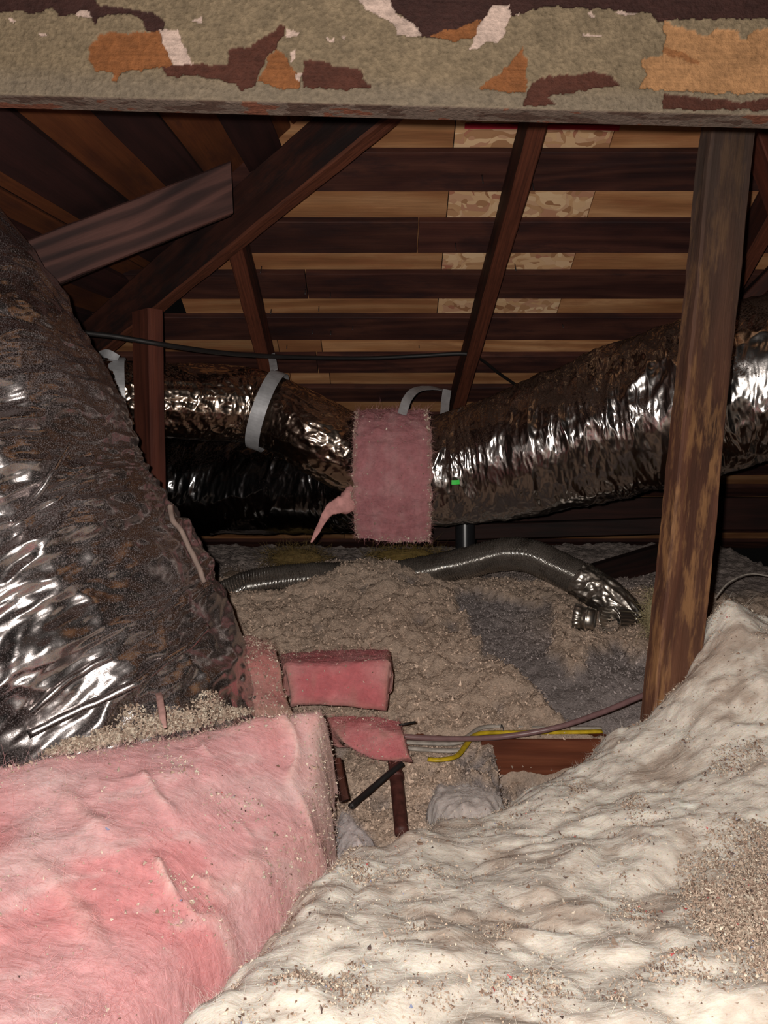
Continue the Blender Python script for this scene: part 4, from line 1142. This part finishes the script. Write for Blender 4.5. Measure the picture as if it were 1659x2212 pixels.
ring_strap('duct_strap', sc_, (0.92, -0.05, -0.33), 0.123, 0.042, math.radians(-60), math.radians(215), [P(592, 800, 2.16), P(589, 780, 2.2), P(586, 765, 2.24)],
           'wide silver strap looped round the bend of the small foil duct')
ring_strap('duct_strap', P(258, 860, 2.06), (1.0, 0.3, 0.0), 0.112, 0.042, math.radians(-70), math.radians(200), [P(255, 776, 2.0), P(232, 764, 2.0), P(214, 768, 2.02)],
           'silver strap on the small foil duct behind the reddish strut')
rs = empty('duct_strap', P(915, 850, 2.25), 'silver strap arched above the pink wrap', 'strap')
sweep('band', [P(868, 895, 2.06), P(880, 862, 2.10), P(900, 842, 2.16), P(935, 838, 2.25), P(962, 845, 2.30)], 30, strip_prof(.026, .0012), M['tape'], rs, up=(0, -1, .3), jitter=.001)
sweep('band', [P(966, 842, 2.26), P(962, 868, 2.22), P(960, 900, 2.16)], 16, strip_prof(.026, .0012), M['tape'], rs, up=(0, -1, .2), jitter=.001)

def circ(r, n=10, e=1.0): return [(r * math.cos(a), e * r * math.sin(a)) for a in np.linspace(0, 2 * math.pi, n, endpoint=False)]
def cable(name, pts, r, mat, label, e=1.0, n=80, cat='cable', up=(0, 0, 1)):
    return tag(sweep(name, pts, n, circ(r, 10, e), M[mat], up=up, smooth=True, jitter=.0004), label, cat)
cable('black_cable', [P(170, 718, 1.72), P(250, 727, 1.76), P(350, 744, 1.80), P(480, 762, 1.95), P(620, 771, 2.1), P(780, 774, 2.22), P(900, 769, 2.25), P(985, 764, 2.24), P(1030, 766, 2.24)], .0062, 'black', 'black cable slung across between the strut and long rafter', n=120)
cable('black_cable', [P(1020, 764, 2.24), P(1050, 784, 2.32), P(1080, 808, 2.4), P(1120, 835, 2.5)], .005, 'black', 'short black cable dropping from the long rafter to the big duct')
zt = JZ + 0.006
def wt(px, py, lift=0.006):      # point on the plane of the joist top
    r = ray(px, py); t = (JZ + lift - CAM[2]) / r[2]
    return CAM + r * t
cable('yellow_cable', [wt(925, 1640, .004), wt(950, 1641), wt(985, 1634), wt(1005, 1612, .008), wt(1020, 1592, .010), wt(1048, 1583, .010), wt(1120, 1582, .008), wt(1200, 1582, .008), wt(1300, 1580, .008)], .0042, 'yellow', 'yellow flat cable bending along the red-brown joist', e=1.5)
cable('white_cable', [wt(860, 1602, .006), wt(940, 1606, .006), wt(990, 1604, .008), wt(1015, 1588, .008), wt(1040, 1572, .008), wt(1085, 1569, .008), wt(1180, 1573, .008), wt(1300, 1574, .008)], .0042, 'white_wire', 'grey-white cable running behind the yellow cable', e=1.5)
cable('white_cable', [wt(880, 1616, .005), wt(930, 1620, .006), wt(975, 1622, .006), wt(1005, 1618, .006)], .0042, 'white_wire', 'short dirty white cable left of the yellow bend', e=1.5)
cable('purple_cable', [PY(840, 1588, 1.40), PY(900, 1593, 1.40), PY(990, 1596, 1.41), PY(1090, 1591, 1.42), PY(1200, 1572, 1.41), PY(1300, 1539, 1.37), PY(1400, 1498, 1.30), PY(1470, 1480, 1.2)], .0056, 'purple', 'mauve round cable sweeping from the pink flap to the blanket')
sp_ = wt(1085, 1576, .010)
stp = tube('cable_staple', [sp_ + np.array([-.001, .014, -.006]), sp_ + np.array([0, .012, .006]), sp_ + np.array([0, -.010, .007]), sp_ + np.array([.001, -.013, -.006])], 16, 6, M['nail'], .0012)
tag(stp, 'thin metal staple over the yellow and white cables', 'staple')

# black stick, twig, rusty pipe
rp = empty('rusty_pipe', PY(866, 1790, 1.15), 'rusty brown pipe standing below the drooping pink flap', 'pipe')
tube('pipe_barrel', [PY(848, 1620, 1.36), PY(858, 1700, 1.27), PY(868, 1800, 1.16)], 30, 20, M['rust'], .0125, parent=rp)
tube('pipe_collar', [PY(855, 1672, 1.300), PY(857, 1682, 1.287)], 5, 20, M['rust'], .0142, parent=rp)
cable('black_stick', [PY(758, 1742, 1.17), PY(800, 1706, 1.22), PY(835, 1676, 1.25), PY(868, 1650, 1.28)], .0052, 'black', 'black rod slanting from under the pink flap', e=1.2, cat='rod')
cable('black_twig', [PY(862, 1566, 1.36), PY(880, 1563, 1.36), PY(897, 1560, 1.37)], .0022, 'black', 'small black twig poking out right of the pink flap', cat='twig', n=12)
wc = timber('wood_chunk', PY(732, 1640, 1.16), PY(746, 1730, 1.12), .012, .022, np.array([.3, -1, 0]), M['rafter'], n=30, wob=.012, ch=.004, seed=81)
tag(wc, 'splintered dark wood chunk behind the torn pink batt', 'wood')

# aluminium hose
hose = empty('aluminium_hose', P(1000, 1260, 2.3), 'ribbed aluminium hose snaking over the loose fill to a torn open end', 'hose')
hpts = [(*P(490, 1290, 2.30), .052), (*P(540, 1268, 2.30), .052), (*P(620, 1255, 2.31), .052), (*P(720, 1248, 2.36), .050), (*P(840, 1246, 2.38), .050), (*P(930, 1232, 2.36), .050), (*P(1010, 1215, 2.33), .050), (*P(1080, 1198, 2.30), .051), (*P(1140, 1200, 2.26), .052), (*P(1200, 1225, 2.22), .052), (*P(1260, 1255, 2.18), .050), (*P(1296, 1282, 2.15), .046)]
def ribs(S, TH, R):
    return .0017 * np.sin(S * 2 * math.pi / .0078) + .0022 * np.sin(S * 2 * math.pi / .045) * 0.35 + .0018 * fbm(S * 14, np.cos(TH), np.sin(TH), 2)
tube('ribbed_hose', hpts, 900, 44, M['alu'], disp=ribs, parent=hose, up=(0, -1, 0.2), caps=False)
def crumple(S, TH, R):
    return .0075 * (ridged(S * 22 + TH * .25, np.cos(TH) * 2.2, np.sin(TH) * 2.2, 2) - .5)
M['crumple'] = foil('crumpled_aluminium', (0.66, 0.61, 0.55), (0.12, 0.10, 0.085), 0.4, 1.0, 0.36, 8, updust=0.1, bd=0.0002)
tube('crumpled_end', [(*P(1250, 1250, 2.18), .050), (*P(1285, 1272, 2.15), .050), (*P(1315, 1292, 2.12), .046), (*P(1345, 1318, 2.09), .042), (*P(1372, 1345, 2.07), .030)], 120, 90, M['crumple'], disp=crumple, parent=hose, up=(0, -1, 0.2), caps=True)
def pleat(S, TH, R):
    return R * (.05 * np.sin(TH * 24 + 2 * np.sin(S * 30)) + .05 * fbm(S * 20, np.cos(TH) * 1.5, np.sin(TH) * 1.5, 2))
tube('pleated_skirt', [(*P(1318, 1338, 2.00), .036), (*P(1332, 1340, 2.03), .038), (*P(1350, 1343, 2.06), .040), (*P(1372, 1350, 2.08), .036), (*P(1392, 1356, 2.09), .018)], 40, 200, M['crumple'], disp=pleat, parent=hose, up=(0, 0, 1.0), caps=False, squash=(1.0, 0.85))
# flared open mouth facing left
def ring(name, c, axis, r0, r1, L, mat, parent, wave=0, th=.0015, nv=72):
    axis = np.asarray(axis, float); axis /= np.linalg.norm(axis)
    u = np.cross(axis, [0, 0, 1.0]); u /= np.linalg.norm(u); v = np.cross(axis, u)
    tt = np.linspace(0, 2 * math.pi, nv, endpoint=False)
    V = []
    for (l, rr, o) in ((0, r0, 0), (L * .5, (r0 + r1) / 2, 0), (L, r1, 0), (L, r1, -th), (L * .5, (r0 + r1) / 2, -th), (0, r0, -th)):
        R_ = rr + o + wave * np.sign(np.sin(tt * 18)) * (1 if l > 0 else .2)
        V.append(c + axis * l + R_[:, None] * (np.cos(tt)[:, None] * u + np.sin(tt)[:, None] * v))
    V = np.vstack(V)
    f = grid_faces(6, nv, True)
    j = np.arange(nv); j2 = (j + 1) % nv
    return wobj(name, V, [f, np.stack([5 * nv + j, 5 * nv + j2, j2, j], 1)], mat, parent, True)
ring('open_mouth', P(1319, 1338, 2.003), (-0.8, -0.55, -0.05), .036, .037, .006, M['crumple'], hose)
cr = empty('crimped_collar', P(1262, 1355, 2.1), 'crimped round metal collar half sunk in loose fill beside the open hose', 'collar')
ring('collar_body', P(1258, 1336, 2.00), (.9, -.40, -.05), .033, .031, .034, M['crumple'], cr)
ring('collar_bead', P(1266, 1337, 1.99), (.9, -.40, -.05), .0345, .0345, .005, M['crumple'], cr)
ring('crimped_rim', P(1258, 1336, 2.00), (-.9, .40, .05), .034, .037, .022, M['crumple'], cr, wave=.0016)

# vent pipe, far tufts, thin wire
vp = empty('vent_pipe', P(1005, 1250, 2.62), 'glossy black vent pipe standing under the big foil duct', 'pipe')
tube('pipe_barrel', [P(1004, 1060, 2.62), P(1005, 1250, 2.62)], 6, 28, M['abs'], .035, parent=vp)
tube('pipe_hub', [P(1004, 1185, 2.62), P(1005, 1205, 2.62)], 4, 28, M['abs'], .042, parent=vp)
cable('thin_wire', [P(1545, 1292, 1.9), P(1575, 1258, 1.92), P(1620, 1240, 1.95), P(1680, 1248, 1.95)], .0022, 'white_wire', 'thin twisted wire arching over loose fill behind the post', cat='wire')
M['yel_tuft'] = None
def tuft(name, c, rad, n, col, label, L=.03, cat='insulation', w=.0005):
    c = np.asarray(c, float); rad = np.asarray(rad, float)
    d = rng.normal(size=(n, 3)); d /= np.linalg.norm(d, axis=1)[:, None]
    k = rng.random((n, 1)) ** .33
    lump_ = 1 + .35 * fbm(d[:, 0] * 2.2, d[:, 1] * 2.2, d[:, 2] * 2.2 + c[0] * 9, 2)[:, None]
    pts = c + d * rad * k * lump_
    nr, nv = 24, 36
    ph_, th_ = np.meshgrid(np.linspace(.02, math.pi - .02, nr), np.linspace(0, 2 * math.pi, nv, endpoint=False), indexing='ij')
    dd = np.stack([np.sin(ph_) * np.cos(th_), np.sin(ph_) * np.sin(th_), np.cos(ph_)], -1)
    lum = 1 + .35 * fbm(dd[..., 0] * 2.2, dd[..., 1] * 2.2, dd[..., 2] * 2.2 + c[0] * 9, 2) + .15 * fbm(dd[..., 0] * 7, dd[..., 1] * 7, dd[..., 2] * 7, 2)
    V = c + dd * rad * (.62 * lum)[..., None]
    o = wobj(name, V.reshape(-1, 3), grid_faces(nr, nv, True)[:, ::-1], M['batt'], colors=np.array(col)[None] * (.8 + .4 * rng.random((nr * nv, 1))))
    tag(o, label, cat)
    fibres('loose_fibres', pts, d, L, w, np.array(col)[None] * (.7 + .6 * rng.random((n, 1))), M['fibre'], o, lie=.7)
    return o
tuft('yellow_tuft', P(640, 1205, 2.55), (.13, .07, .045), 1600, (0.17, 0.115, 0.045), 'shaggy yellow-brown fibre tuft behind the left end of the hose')
tuft('yellow_tuft', P(880, 1200, 2.55), (.16, .07, .035), 1500, (0.20, 0.135, 0.045), 'low yellow fibre tuft behind the hose under the pink wrap')
tuft('yellow_tuft', P(1412, 1330, 1.78), (.030, .04, .065), 900, (0.36, 0.30, 0.17), 'pale yellow fibre tuft tucked against the foot of the post', L=.02)
def small_batt(ctrl, out, col, label, seed):
    o, V, Fc, cl_, dd_, _ = batt('white_tuft', ctrl, out, .0026, .045, .022, lambda X, Y: .010 * fbm(X * 16, Y * 16, seed, 3) + .012 * np.abs(fbm(X * 24, Y * 30, seed + 3, 3)) + .002 * fbm(X * 90, Y * 90, seed, 2),
        lambda X, Y, d: np.array(col) * (1 + .35 * fbm(X * 26, Y * 26, seed + 9, 3))[..., None], M['batt'], label, ragged=.022)
    N = normals_of(V, Fc)
    i = rng.integers(0, len(V), 3500)
    fibres('loose_fibres', V[i], N[i], .011, .00008, cl_[i], M['fibre'], o, lie=.85)
    i = rng.integers(0, len(V), 60)
    chips('debris_flakes', V[i] + N[i] * .001, .0026, debris_colors(60, pal, [.4, .4, .1, .1, 0, 0, 0]), M['chips'], o)
small_batt([PY(925, 1700, 1.22), PY(1085, 1705, 1.20), PY(930, 1745, 1.13), PY(1080, 1745, 1.11), PY(1000, 1708, 1.17)], [(922, 1702), (950, 1692), (985, 1696), (1010, 1688), (1040, 1700), (1088, 1716), (1080, 1750), (1000, 1756), (940, 1738)],
           (0.60, 0.53, 0.50), 'wispy grey-white fibre tuft at the far lip of the blanket', 101.)
small_batt([PY(735, 1745, 1.13), PY(800, 1775, 1.10), PY(735, 1850, .98), PY(810, 1840, 1.0), PY(765, 1790, 1.05)], [(738, 1742), (756, 1752), (775, 1772), (805, 1790), (830, 1815), (800, 1845), (735, 1850), (726, 1800)],
           (0.62, 0.54, 0.53), 'small white fibre tuft between the pink batt and rusty pipe', 121.)
tuft('brown_tuft', P(505, 1250, 2.5), (.06, .06, .04), 900, (0.16, 0.115, 0.085), 'brown clump of fill beside the buried hose end', L=.012)

# loose fill caught between the foil and the pink batt
ns = 6000
kx = rng.random(ns)
ex = 110 + 420 * kx
env = sstep(0, .25, kx) * sstep(1.0, .8, kx)
ey = np.interp(ex, [0, 150, 320, 420, 540], [1640, 1608, 1574, 1556, 1522]) + 16 - (14 + 75 * env * np.clip(perlin(kx * 7, .4, .9) * 1.3 + .45, 0, 1)) * rng.random(ns) ** 1.3
ex = ex + 10 * rng.normal(size=ns)
qq = np.array([near_hit(a, b, .002 + .006 * g) for a, b, g in zip(ex, ey, rng.random(ns))])
chips('loose_fill_drift', qq, .0030, debris_colors(ns, pal, [.46, .2, .1, .22, .02, 0, 0]), M['chips'], None, label='line of tan fill flakes caught between the dusty foil and pink batt', cat='insulation')
